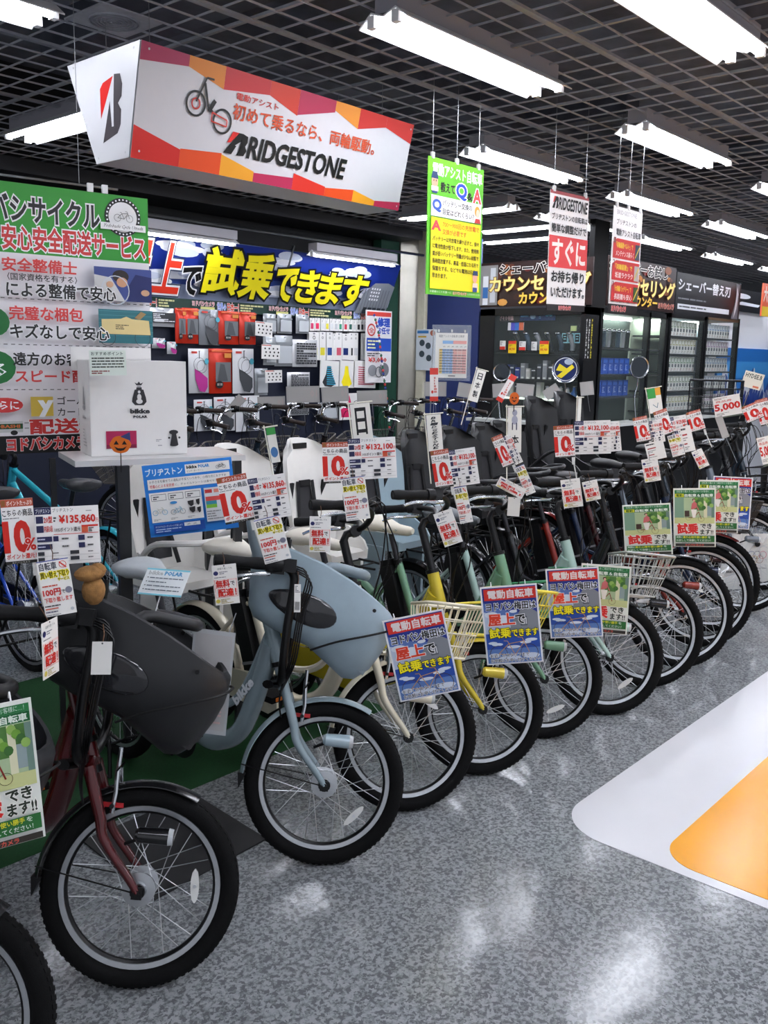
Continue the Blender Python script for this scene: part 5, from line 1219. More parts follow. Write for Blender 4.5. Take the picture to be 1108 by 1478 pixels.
# far right: mountain picture and bright wall
s = Sheet(2.9, .95, '#2a7ac8', .03, .001)
s.rect(0, 0, 1, .2, '#2470c0'); s.rect(0, .2, 1, .45, '#3f93d6')
rd = random.Random(5); hs = [.42+.16*math.sin(i*1.7)*rd.random()-.1*math.sin(i*.55) for i in range(31)]
s.poly([(0, 1)]+[(i/30, min(.75, hs[i]+.05)) for i in range(31)][::1]+[(1, 1)], '#2f50a0')
for i in range(1, 30):
    h_ = min(.75, hs[i]+.05); s.poly([(i/30-.03, h_+.28), (i/30+.005, h_+.14), (i/30+.035, h_+.22), (i/30+.012, h_+.02), (i/30, h_)][::1], '#dfe6f0')
for i in range(16): s.poly([(i/16, .95), (i/16+.03, .6+.1*rd.random()), (i/16+.05, .95)], '#1f3c98')
s.rect(0, .86, 1, 1, '#3c6a34'); s.oval(.1, .86, .08, .12, '#3f7038'); s.oval(.2, .93, .1, .1, '#345f2c')
tag(s.build('mountain_poster', smooth=False, M=pose((14.05, 5.0, 1.32), 0)), 'big poster of snowy mountains under blue sky at the right edge', 'poster')
wb = MB().bbox((12.6, 5.02, .0), (15.6, 5.12, 2.35), mat('#f4f6fa', .5)); tag(wb.build('partition', smooth=False), 'bright white partition behind the mountain poster', 'panel')
s = Sheet(1.6, .3, '#14161c', .02, .001); s.oval(.3, .3, .2, .12, '#e8ecf4'); s.poly([(.1, .7), (.7, .72), (.75, .6), (.3, .55)], '#dfe4ee'); tag(s.build('header_sign', smooth=False, M=pose((13.5, 4.95, 2.45), 0)), 'black header board with white shapes above the bright partition', 'sign')
s = Sheet(.5, .42, '#e86a4a', .02, .001); s.text('大特価', .08, .1, .92, .55, '#fff4e8', .04); s.rect(0, .7, 1, 1, '#e8c83c'); c = at_y(1103, 433, 4.4); tag(s.build('hanging_sign', smooth=False, M=pose((c.x+.15, 4.4, c.z), 0)), 'orange and yellow sale sign at the right edge under the lights', 'sign')
# tabletop mirrors
def mirror(c, r_, lb, yaw, face):
    t = thing('table_mirror', lb, 'mirror', c, R(yaw))
    MB().ring((0, 0, 0), [(r_, -.008), (r_+.012, -.012), (r_+.014, .006), (r_, .008)], CHROME, 30).build('mirror_frame', t)
    face(r_).build('mirror_glass', t, smooth=False)
    MB().tube(bez([(0, .01, -r_-.008), (.005, .02, -r_-.10), (-.02, .02, -r_-.22), (0, .0, .955-c.z)], 4), .007, CHROME, 8).build('stem', t)
    MB().cyl((0, 0, .951-c.z), (0, 0, .965-c.z), .07, CHROME, 20).build('base', t)
def plain(r_):
    s = Sheet(2*r_, 2*r_, None, 0, .001); s.oval(.5, .5, .5, .5, mat('#4a4f54', .06, 1), 30); return s
def painted_reflection(r_):  # mirror face with its navy and yellow reflection painted on
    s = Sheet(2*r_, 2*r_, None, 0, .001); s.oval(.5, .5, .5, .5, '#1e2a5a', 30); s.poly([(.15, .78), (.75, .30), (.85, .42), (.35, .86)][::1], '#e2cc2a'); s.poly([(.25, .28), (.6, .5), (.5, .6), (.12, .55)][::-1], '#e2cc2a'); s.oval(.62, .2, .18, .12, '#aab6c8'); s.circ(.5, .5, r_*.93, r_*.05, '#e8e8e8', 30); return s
c = at_y(723, 545, 4.9); mirror(at_x(724, 537, 8.18), .082, 'round chrome table mirror left of the navy and yellow one', -50, plain)
mirror(at_x(816, 533, 8.18), .125, 'round chrome table mirror with a painted navy and yellow reflection', -70, painted_reflection)
mirror(at_y(922, 530, 4.52), .105, 'round chrome table mirror in front of the blue boxes', -30, plain)
# white goods on a lit shelf below the cabinets (counter edge)
b = MB().bbox((8.06, 4.66, .92), (8.295, 5.9, .95), mat('#d4d8d4', .4)); b.bbox((8.09, 4.69, 0), (8.295, 5.87, .92), CB); tag(b.build('counter', smooth=False), 'narrow pale-topped counter in front of the left shaver cabinet', 'counter')
b = MB().bbox((8.7, 4.40, .92), (12.3, 4.645, .95), mat('#d4d8d4', .4)); b.bbox((8.73, 4.43, 0), (12.27, 4.645, .92), CB); tag(b.build('counter', smooth=False), 'long narrow counter in front of the refill cabinets', 'counter')
for i, (y, h_, cc) in enumerate(((5.12, .12, '#d8dadc'), (5.04, .1, '#5c6468'), (4.96, .12, '#c9cbc8'), (4.88, .11, '#dfe0dc'), (4.80, .13, '#2f66b0'), (4.73, .10, '#b9c83c'))):
    b = MB(); b.tube([(0, 0, 0), (0, 0, h_*.6), (0, 0, h_*.75), (0, 0, h_)], [.035, .035, .02, .018], mat(cc, .3), 12); b.cyl((0, 0, h_), (0, 0, h_+.015), .022, CHROME, 10)
    tag(b.build('grooming_product', loc=(8.42, y, 1.178)), f'{ORD[i]} bottle-shaped grooming product from the left on the lit lower cabinet shelf', 'bottle', 'grooming products on the lit shelf')
# small illuminated price acrylic sign (size chart) on stand
t = thing('acrylic_sign', 'pink and blue price table in clear acrylic before the navy panel', 'sign', M=pose((5.668, 4.309, 1.604), -46))
s = Sheet(.244, .339, '#e9e8e2', .002, .0004)
s.text('電動アシスト自転車 比較表', .1, .04, .9, .10, '#666666', .0); s.rect(.22, .17, .55, .24, '#8cb4dc'); s.rect(.55, .17, .97, .24, '#e4a49c')
for i in range(7): s.rect([.12, .22, .33, .44, .55, .69, .83][i], .35, [.21, .32, .43, .54, .68, .82, .97][i], .90, ['#ecd07a', '#9cbce0', '#a8c4e4', '#9cbce0', '#e8b4ac', '#ecc0b8', '#e8b4ac'][i])
for j in range(9): s.rect(.12, .35+.06*j, .97, .354+.06*j, '#f4f2ee'); s.lines(.13, .36+.06*j, .96, .39+.06*j, 1, '#6a6a74', .5, j)
for i in range(6): s.cycle(.27+.13*i, .30, .02, '#555555')
s.rect(.4, .94, .62, .965, '#7a7a7a'); s.build('printed_sheet', t, smooth=False, loc=(0, 0, 0))
ac = mat('#dfe8ea', .04, alpha=.16, spec=.8)
MB().box((0, .004, .02), (.30, .003, .42), ac).build('acrylic_plate', t, smooth=False)
for u in (-.10, .0, .10): MB().box((u, -.003, .185), (.012, .008, .02), mat('#c9c9c9', .2)).build('clip', t, smooth=False)
MB().tube([(-.14, .01, .2), (-.15, .01, -.6)], .005, STEEL, 6).build('stand_rod', t)
# ---------------------------------------------------------------- white box on its shelf
t = thing('product_carton', 'white carton with small dark crowned bear emblem on the raised shelf', 'box', (2.06, 3.08, 1.190), R(-20))
bw, bd, bh = .375, .22, .365
WB = mat('#e3e1de', .45, var=.01)
MB().box((0, bd/2, bh/2), (bw, bd, bh), WB).build('carton_body', t, smooth=False)
s = Sheet(bw, bh, None, 0, .0004); s.t = .002; s.rect(.01, .01, .99, .99, WB)
# emblem: crown and rounded shield with a pale bear
s.poly([(.475, .255), (.525, .255), (.545, .225), (.517, .238), (.50, .215), (.483, .238), (.455, .225)], '#2e2d30'); s.rect(.48, .262, .52, .268, '#2e2d30')
s.poly([(.455, .30), (.545, .30), (.57, .39), (.575, .43), (.545, .465), (.455, .465), (.425, .43), (.43, .39)][::-1], '#2e2d30'); s.poly([(.475, .275), (.525, .275), (.53, .30), (.47, .30)][::-1], '#2e2d30')
s.oval(.50, .325, .014, .016, '#d8d6d4', 10); s.oval(.50, .38, .022, .035, '#d8d6d4', 12); s.oval(.50, .425, .034, .026, '#d8d6d4', 12)
s.text('bikke', .405, .505, .60, .55, '#2e2d30', .05, res=2); s.text('POLAR', .435, .575, .575, .60, '#2e2d30', .06, res=1)
s.rect(.15, .735, .46, .92, '#a82450'); s.rect(.15, .88, .46, .92, '#7c1c3c')
s.poly([(.90, .90), (.81, .90), (.83, .80), (.87, .74)], '#2e2d30'); s.oval(.85, .76, .05, .025, '#2e2d30', 12); s.rect(.83, .78, .87, .87, '#2e2d30'); s.oval(.80, .82, .012, .012, '#2e2d30', 8); s.oval(.91, .82, .012, .012, '#2e2d30', 8); s.oval(.85, .90, .045, .015, '#2e2d30', 10)
s.lines(.66, .83, .77, .86, 2, '#8a888c'); s.lines(.68, .89, .76, .91, 1, '#8a888c')
s.build('front_print', t, smooth=False, loc=(0, 0, bh/2))
class LeftSheet(Sheet):
    def P(s, u, v, k=None): return (-bw/2-.001-(s.k if k is None else k)*.0004, bd*(1-u), bh*(1-v))
s = LeftSheet(1, 1, None); s.poly([(.42, .47), (.62, .47), (.56, .36), (.54, .28), (.50, .28), (.46, .36)][::-1], '#8f8d8f'); s.oval(.52, .50, .12, .03, '#9d9b9d'); s.text('bikke', .38, .58, .68, .62, '#8f8d8f'); s.lines(.4, .72, .7, .92, 6, '#b4b2b0'); s.build('side_print', t, smooth=False)
b = MB(); b.box((-.05, bd+.012, bh+.005), (bw*.85, .004, .09), WB); b.build('back_flap', t, smooth=False)
MB().box((-.03, bd+.008, bh+.033), (.045, .004, .012), mat('#5a78c8', .5)).build('flap_slot', t, smooth=False)
# pumpkin lantern cut-out clipped on the shelf edge
pk = MB(); c0 = (0, 0, 0)
pk.loft([[(.036*math.cos(a)*(1+.05*math.cos(6*a)), y, .031*math.sin(a)) for a in [2*PI*i/28 for i in range(28)]] for y in (-.0015, .0015)], pm('#e0701c'))
for (u, v) in ((-.014, .006), (.014, .006)): pk.add([(u-.009, -.0022, v-.006), (u+.009, -.0022, v-.006), (u, -.0022, v+.009)], [(0, 1, 2)], pm('#1a1210'))
pk.add([(-.022, -.0022, -.006), (-.012, -.0022, -.02), (0, -.0022, -.023), (.012, -.0022, -.02), (.022, -.0022, -.006), (.008, -.0022, -.013), (-.008, -.0022, -.013)], [(0, 1, 2, 6), (6, 2, 5), (2, 3, 4, 5)], pm('#1a1210'))
pk.add([(.0, -.002, .028), (.036, -.002, .014), (.034, -.002, .045)], [(0, 1, 2)], pm('#3a4478'))
pk.tube([(0, .002, -.03), (0, .004, -.10)], .0018, BLACKM, 4)
c = at_z(187, 643, 1.26); d_ = Vector((1.83, 2.86, 1.262)); o = pk.build('pumpkin_cutout', M=pose(d_, -38)); tag(o, 'small orange paper pumpkin lantern on the shelf edge by the white carton', 'decoration')
# raised shelf with dark posts
t = thing('display_shelf', 'pale raised shelf on dark square posts carrying the white carton', 'shelf', (2.06, 3.08, 0), R(-20))
MB().box((.06, .06, 1.178), (.66, .36, .022), mat('#cfcfce', .25, alpha=1)).build('shelf_board', t, smooth=False)
DP = mat('#2b2c2e', .4, .2)
for (x, y, w_) in ((-.10, -.12, .045), (-.30, .20, .022), (.36, .28, .03), (.36, -.1, .03)): MB().box((x, y, 1.167/2), (w_, w_, 1.167), DP).build('post', t, smooth=False)
# cards ------------------------------------------------------------
def d_disc(s):
    s.rect(0, 0, 1, .12, '#b2523c'); s.rect(.02, .015, .14, .105, '#8a5a2c'); s.text('ポイントたっぷり', .18, .025, .97, .10, '#f6e6de', .02)
    s.text('こちらの商品', .03, .16, .95, .265, '#202020', .018); s.lines(.03, .28, .97, .31, 1, '#777777')
    s.text('10', .04, .36, .80, .80, '#cc2a20', .05, res=3); s.text('%', .66, .62, .98, .80, '#cc2a20', .03, out=WHT, ow=.06, res=2)
    s.text('ポイント還元！', .05, .845, .97, .925, '#cc2a20', .022); s.rect(0, .955, 1, 1, '#26241f'); s.text('ヨドバシカメラ', .2, .962, .75, .993, '#d8d4cc', .0)
def d_spec(price):
    def f(s):
        s.rect(.0, .0, .26, .12, '#2a2c50'); s.text('ブリヂストン', .02, .02, .24, .10, '#e8e8f0', .01); s.text('ブリヂストン', .28, .02, .60, .09, '#333333', .004); s.lines(.8, .07, .97, .1, 1, '#888888')
        s.rect(.02, .15, .13, .27, '#2a2c50'); s.text('20型', .14, .155, .27, .265, '#cc2a20', .025); s.rect(.02, .31, .13, .43, '#2a2c50'); s.text('内装3段', .14, .315, .27, .425, '#cc2a20', .02)
        s.lines(.29, .16, .37, .26, 2, '#333333', .6); s.text(price, .38, .15, .94, .30, '#cc2a20', .035, res=2); s.text('円', .95, .22, .99, .29, '#cc2a20')
        s.text('10%ポイント還元', .30, .355, .70, .43, '#3a2a28', .012); s.rect(.72, .33, .98, .36, '#cc2a20'); s.rect(.72, .36, .82, .46, '#cc5a3c'); s.lines(.83, .37, .98, .45, 3, '#555555', .7); s.rect(.28, .465, .98, .475, '#cc2a20')
        for i, (a, b_) in enumerate(((.50, .59), (.63, .72))): s.rect(.02, a, .25, b_, '#2a2c50'); s.rect(.27, a, .35, b_, '#2a2c50') if not i else None; s.rect(.66, a, .76, b_, '#2a2c50'); s.lines(.40, a+.02, .6, b_-.01, 1, '#444444'); s.lines(.8, a+.02, .97, b_-.01, 1, '#444444'); s.lines(.03, a+.02, .24, b_-.02, 1, '#c9c9dc')
        for a in (.76, .86): s.rect(.02, a, .12, a+.065, '#34363c'); s.rect(.52, a, .66, a+.065, '#34363c'); s.lines(.25, a+.01, .42, a+.05, 1, '#555555'); s.lines(.8, a+.01, .95, a+.05, 1, '#555555'); s.rect(.02, a+.075, .98, a+.08, '#b0aeac')
    return f
def d_trade(s):
    s.rect(0, 0, 1, .015, '#2a3c9a'); s.text('自転車', .06, .035, .60, .17, '#26262a', .012, out='#b9bcc8', ow=.03); s.circ(.80, .10, .12*s.w, .02*s.w, '#d0463c'); s.line([(.7, .05), (.9, .16)], .003, '#d0463c')
    s.text('買い替え下取り', .06, .20, .96, .31, '#2c2c10', .02, out='#f2e21c', ow=.12); s.text('サービス', .58, .33, .94, .38, '#2c2c10', .01, out='#f2e21c', ow=.10)
    s.lines(.06, .43, .95, .47, 1, '#c8503c', .6); s.text('100円', .05, .51, .60, .63, '#cc2a20', .035, res=2); s.text('で', .63, .55, .74, .62, '#333333', .015); s.oval(.86, .565, .11, .06, '#7c7c8c'); s.text('下取り致します', .06, .66, .95, .75, '#cc2a20', .02)
    s.lines(.04, .79, .96, .83, 1, '#333333', .5); s.rect(.04, .85, .45, .87, '#cc5a3c'); s.lines(.04, .90, .75, .93, 1, '#44446a', .6); s.lines(.04, .96, .9, .985, 1, '#777777'); s.oval(.88, .91, .06, .03, '#b9bcc0', 8)
def d_deliv(s):
    s.oval(.5, .03, .035, .02, '#55504a', 8); s.text('店頭で買っても', .22, .07, .82, .12, '#333333', .0); s.oval(.14, .20, .10, .055, '#2a2c60', 14); s.lines(.28, .16, .92, .24, 2, '#5a5a6a'); s.lines(.06, .29, .95, .33, 1, '#777777')
    s.poly([(.02, .36), (.98, .36), (.98, .40), (.02, .40)][::-1], '#f0d8d2'); s.text('無料', .10, .38, .66, .57, '#cc2a20', .035, res=2); s.text('で', .70, .43, .86, .54, '#333333', .02); s.text('配達！', .16, .60, .90, .79, '#cc2a20', .035, res=2)
    s.line([(.05, .36), (.05, .81), (.95, .81), (.95, .36)], .0012, '#d88a7c'); s.oval(.12, .90, .09, .05, '#d8c85a', 12); s.lines(.24, .85, .96, .97, 4, '#9a8a3a', .5)
def d_five(s):
    s.lines(.06, .05, .94, .14, 2, '#8a5a50'); s.text('商品券', .1, .17, .7, .27, '#cc4a3c', .01); s.text('5,000', .04, .34, .96, .68, '#cc2a20', .04, res=2); s.lines(.06, .75, .94, .86, 3, '#6a6a60'); s.rect(0, .93, 1, 1, '#5c6458')
def d_white(s): s.lines(.06, .05, .9, .15, 1, '#333333', .7); s.rect(.1, .3, .55, .36, '#a83c3c'); s.lines(.1, .42, .9, .58, 2, '#888888'); s.rect(.1, .66, .4, .71, '#a83c3c'); s.lines(.1, .78, .9, .92, 2, '#888888')
def d_blank(s): s.oval(.5, .05, .05, .03, '#4a4a48', 8)
def d_bar(s):
    s.lines(.1, .04, .9, .3, 5, '#555555', .5)
    for i in range(14): s.rect(.12+.055*i, .62, .12+.055*i+(.02 if i % 3 else .035), .92, '#2a2a2a')
def clouds(s, v0, v1, n, seed, base, cols=('#eef1f6', '#c9d3e4')):
    rd = random.Random(seed)
    s.rect(.03, v0, .97, v1, base)
    for i in range(n):
        u = rd.uniform(.10, .90); r_ = rd.uniform(.04, .09); v = rd.uniform(v0+.04, v1-.04); s.oval(u, v, r_, .028, cols[i % 2], 10)
def cloud(s, pts, col):
    for (u, v, r_, q) in pts: s.oval(u, v, r_, q, col, 12)
def d_pblue(s):
    s.rect(.0, .0, 1, 1, '#e9e9ea'); s.rect(.03, .02, .97, .55, '#24388e'); s.poly([(.03, .62), (.97, .62), (.97, .40), (.5, .33), (.2, .26), (.03, .20)], '#5c78b8')
    s.poly([(.03, .62), (.55, .62), (.42, .42), (.25, .36), (.03, .32)], '#c3cde0'); cloud(s, ((.16, .36, .12, .04), (.36, .42, .12, .05), (.85, .27, .10, .03), (.55, .33, .07, .02)), '#dfe5ee')
    s.poly([(.45, .60), (.97, .60), (.97, .36), (.85, .30), (.68, .31), (.60, .40), (.5, .48)][::-1], '#84878e'); s.rect(.66, .40, .78, .52, '#5c6068')
    for i in range(3): s.rect(.68+.035*i, .42, .70+.035*i, .50, '#d0d2d6')
    s.rect(.03, .60, .97, .98, '#2b4fa4'); s.rect(.03, .80, .97, .98, '#5f80bc'); cloud(s, ((.14, .72, .08, .018), (.22, .74, .10, .02), (.82, .70, .11, .02), (.72, .73, .10, .018), (.5, .78, .12, .02), (.15, .88, .10, .03), (.42, .92, .2, .03), (.8, .9, .15, .035)), '#d5deea')
    s.rect(.06, .03, .97, .175, '#d2362a'); s.text('電動自転車', .13, .05, .92, .155, '#eadfdb', .03, res=2)
    s.text('ヨドバシ梅田は', .08, .205, .95, .305, '#161616', .026, out='#eef0f4', ow=.08, res=2)
    s.text('屋上', .10, .35, .56, .495, '#dd3f24', .035, out='#f0eeee', ow=.08, res=2); s.text('で', .58, .375, .74, .485, '#161616', .03, out='#f0eeee', ow=.08, res=2)
    s.text('試乗', .10, .53, .47, .655, '#f2e21c', .03, out='#18181c', ow=.075, res=2); s.text('できます', .49, .555, .95, .645, '#f2e21c', .03, out='#18181c', ow=.085, res=2)
    s.cycle(.5, .79, s.w*.82, '#c9924a', '#4a3420', .0022)
    s.text('お近くのスタッフまで', .08, .855, .76, .905, '#26262c', .012, out='#eef0f4', ow=.08); s.text('お気軽にお申し付けください', .08, .92, .95, .965, '#26262c', .012, out='#eef0f4', ow=.08)
def d_pgreen(s):
    s.rect(0, 0, 1, 1, '#e6e8e0'); s.rect(.03, .03, .97, .085, '#2a7440'); s.text('自転車の購入をご検討中のお客様に…！', .08, .035, .92, .075, '#c9dccc', .004); s.rect(.03, .085, .97, .155, '#1f6236'); s.rect(.04, .092, .25, .15, '#d8d428'); s.text('電動', .07, .098, .22, .145, '#2c5a18', .02); s.text('自転車＆自転車', .27, .096, .94, .147, '#e4ece0', .03)
    s.rect(.03, .155, .97, .60, '#a9bd94'); s.rect(.03, .155, .25, .50, '#7c9c84'); s.rect(.50, .16, .97, .38, '#4f7a3c'); s.rect(.72, .16, .80, .50, '#d8d6b4'); s.rect(.80, .30, .90, .47, '#8c9c9c'); s.rect(.90, .16, .97, .50, '#6a8478'); s.rect(.03, .50, .97, .60, '#c4c88c')
    for i in range(9): s.oval(.52+.045*i % .4+.02, .19+.035*(i % 5), .05, .035, ['#6c9a3c', '#3f6a34', '#8cb05a'][i % 3], 9)
    s.circ(.36, .50, .055*s.w*1.2, .004*s.w*1.2, '#3a1c18'); s.circ(.66, .52, .06*s.w*1.2, .004*s.w*1.2, '#3a1c18'); s.line([(.36, .50), (.5, .49), (.60, .40), (.66, .52)], .0028, '#8a2a20'); s.rect(.27, .38, .38, .48, '#4a3830')
    s.poly([(.42, .36), (.54, .34), (.56, .26), (.50, .22), (.44, .26)][::-1], '#c86a6a'); s.oval(.485, .195, .035, .024, '#3a2a24'); s.oval(.49, .205, .024, .02, '#d8a890'); s.poly([(.42, .36), (.56, .36), (.52, .50), (.46, .50)][::-1], '#e8e4dc'); s.line([(.54, .28), (.60, .37)], .004, '#c86a6a')
    s.text('試乗', .10, .60, .58, .77, '#d02c28', .045, out='#f4efe8', ow=.075, res=2); s.text('でき', .64, .60, .90, .685, '#2c3428', .035, out='#f4f2ea', ow=.09); s.text('ます!!', .64, .70, .94, .785, '#2c3428', .035, out='#f4f2ea', ow=.09)
    s.rect(.05, .805, .97, .915, '#2c6a34'); s.text('実際に', .07, .812, .22, .85, '#e4ece0', .01); s.text('乗り心地や使い勝手', .23, .812, .80, .852, '#e4dc30', .015); s.text('を', .82, .815, .88, .85, '#e4ece0'); s.text('お試しして体験してください！', .07, .866, .88, .905, '#e4ece0', .012); s.lines(.2, .922, .8, .935, 1, '#555555')
    s.rect(.05, .94, .97, .985, '#38342e'); s.text('ヨドバシカメラ', .28, .945, .72, .98, '#d25a4c', .03, out='#5c3428', ow=.05)
CT = {'disc': (d_disc, 'discount_card', 'price card'), 'trade': (d_trade, 'trade_in_tag', 'tag'), 'deliv': (d_deliv, 'delivery_tag', 'tag'), 'five': (d_five, 'price_card', 'price card'), 'white': (d_white, 'info_card', 'card'), 'blank': (d_blank, 'paper_tag', 'tag'), 'barcode': (d_bar, 'barcode_tag', 'tag'), 'pblue': (d_pblue, 'poster', 'poster'), 'pgreen': (d_pgreen, 'poster', 'poster')}
BN = {'b0': 'the lower left bicycle', 'b1': 'the dark red bicycle', 'b2': 'the blue-grey bicycle', 'b3': 'the cream bicycle', 'b4': 'the yellow bicycle', 'b5': 'the sage green bicycle', 'b6': 'the pale aqua bicycle', 'b6b': 'the aqua bicycle, rear one', 'b7': 'the bicycle after the aqua one', 'b8': 'the second bicycle past the aqua one', 'b9': 'the third bicycle past the aqua one', 'b10': 'the far maroon bicycle', 'b11': 'the grey right-edge bicycle', 'b12': 'the right-edge mesh-basket bicycle', 'basket': 'the far black mesh basket'}
LB = {'disc': 'red ten percent card with price sheet on ', 'trade': 'yellow and red trade-in tag hanging on ', 'deliv': 'white tag with red free-delivery characters on ', 'five': 'white card with red 5,000 on ', 'white': 'white note card with red marks on ', 'blank': 'blank white paper tag on ', 'barcode': 'narrow white barcode tag on ', 'pblue': 'blue test-ride poster with red header on ', 'pgreen': 'green test-ride poster with cyclist photo on ', 'spec': 'second overlapping price sheet on '}
PR_ = {'b1': '¥135,860', 'b2': '¥135,860', 'b3': '¥132,100', 'b4': '¥132,100', 'b5': '¥132,100', 'b6': '¥132,100', 'b6b': '¥134,400', 'b7': '¥141,800', 'b8': '¥129,800'}
GRPN = {'disc': 'price cards in the front row', 'trade': 'trade-in tags in the front row', 'deliv': 'delivery tags in the front row', 'pblue': 'blue test-ride posters', 'pgreen': 'green test-ride posters'}
DATA = [
('disc', 'b1', (0.999,1.986,1.179), -27.1, 2.3, 0.069, 0.151),
('spec', 'b1', (1.072,1.901,1.172), -31.2, 1.2, 0.139, 0.134),
('disc', 'b2', (1.686,2.048,1.175), -39.7, 11.0, 0.086, 0.138),
('spec', 'b2', (1.758,1.982,1.179), -42.8, 10.2, 0.108, 0.127),
('disc', 'b3', (2.139,2.087,1.243), -45.6, 2.9, 0.085, 0.135),
('spec', 'b3', (2.220,1.999,1.259), -47.8, 3.9, 0.156, 0.135),
('disc', 'b4', (2.643,2.036,1.188), -52.4, 10.5, 0.066, 0.140),
('spec', 'b4', (2.697,1.977,1.195), -54.0, 10.2, 0.099, 0.135),
('disc', 'b5', (3.131,2.102,1.215), -56.1, 24.6, 0.047, 0.136),
('spec', 'b5', (3.160,2.071,1.223), -56.8, 26.8, 0.033, 0.127),
('disc', 'b6', (3.434,1.994,1.245), -59.8, 6.8, 0.082, 0.138),
('spec', 'b6', (3.516,1.906,1.265), -61.5, 4.0, 0.151, 0.142),
('spec', 'b6b', (3.757,1.936,1.253), -62.8, 8.1, 0.067, 0.133),
('disc', 'b7', (4.034,1.932,1.273), -64.4, 14.0, 0.066, 0.120),
('spec', 'b7', (4.128,1.899,1.261), -65.5, 12.8, 0.061, 0.107),
('disc', 'b8', (4.488,2.032,1.280), -65.7, 22.4, 0.068, 0.133),
('spec', 'b8', (4.587,1.985,1.240), -66.8, 15.0, 0.083, 0.147),
('disc', 'b9', (4.989,2.072,1.266), -67.4, 19.8, 0.077, 0.116),
('white', 'b7', (3.971,1.828,1.185), -65.4, 16.4, 0.083, 0.083),
('trade', 'b8', (4.421,1.928,1.176), -66.5, 18.4, 0.061, 0.111),
('white', 'b8', (4.559,1.930,1.200), -67.0, 16.3, 0.053, 0.133),
('disc', 'b11', (5.306,1.876,1.314), -70.5, 27.0, 0.092, 0.099),
('disc', 'b12', (5.555,1.898,1.306), -71.2, 17.8, 0.070, 0.158),
('five', 'b11', (5.129,1.719,1.117), -71.5, 17.9, 0.075, 0.161),
('five', 'basket', (5.917,2.256,1.310), -69.4, 13.1, 0.165, 0.138),
('trade', 'b1', (0.982,1.797,1.084), -29.9, 6.7, 0.065, 0.124),
('trade', 'b2', (1.710,1.916,1.071), -42.6, 14.2, 0.077, 0.130),
('trade', 'b3', (2.132,1.990,1.136), -47.2, 8.6, 0.078, 0.140),
('trade', 'b4', (2.639,1.932,1.067), -53.8, 12.9, 0.047, 0.134),
('trade', 'b5', (3.136,1.991,1.107), -57.6, 25.3, 0.040, 0.124),
('deliv', 'b2', (1.577,1.962,0.955), -39.1, 5.4, 0.067, 0.114),
('deliv', 'b3', (2.009,2.027,1.030), -44.7, -0.7, 0.067, 0.115),
('deliv', 'b4', (2.554,1.933,0.993), -53.0, 21.0, 0.068, 0.126),
('deliv', 'b5', (3.011,1.975,1.089), -56.7, -26.2, 0.115, 0.043),
('deliv', 'b6', (3.343,1.893,1.043), -60.5, 10.2, 0.079, 0.119),
('deliv', 'b6b', (3.487,1.881,1.041), -61.6, 15.4, 0.063, 0.086),
('deliv', 'b7', (3.947,1.832,1.097), -65.1, 13.0, 0.072, 0.107),
('deliv', 'b8', (4.786,1.947,1.079), -67.8, 28.2, 0.056, 0.101),
('blank', 'b1', (0.961,1.593,0.978), -31.5, -4.5, 0.039, 0.069),
('barcode', 'b2', (1.637,1.736,0.947), -43.3, -1.0, 0.017, 0.077),
('blank', 'b5', (3.010,1.958,1.015), -57.0, -1.7, 0.048, 0.075),
('pblue', 'b3', (2.140,1.708,0.672), -50.5, 13.6, 0.193, 0.270),
('pblue', 'b4', (2.582,1.668,0.687), -56.0, 7.5, 0.194, 0.279),
('pblue', 'b5', (3.037,1.684,0.673), -60.1, 7.0, 0.199, 0.274),
('pblue', 'b10', (4.968,1.830,0.835), -69.9, 0.6, 0.201, 0.285),
('pgreen', 'b0', (0.656,1.452,0.871), -18.5, 3.0, 0.158, 0.260),
('pgreen', 'b6', (3.248,1.669,0.651), -63.7, -0.2, 0.192, 0.278),
('pgreen', 'b7', (3.858,1.789,0.836), -66.0, 6.6, 0.210, 0.235),
('pgreen', 'b8', (4.343,1.774,0.835), -67.7, 4.3, 0.197, 0.292),
('pgreen', 'b9', (4.721,1.806,0.844), -69.0, 2.7, 0.200, 0.279),
('deliv', 'b1', (0.943, 1.764, 0.964), 33, -1.2, .067, .122),
]
owner = {}
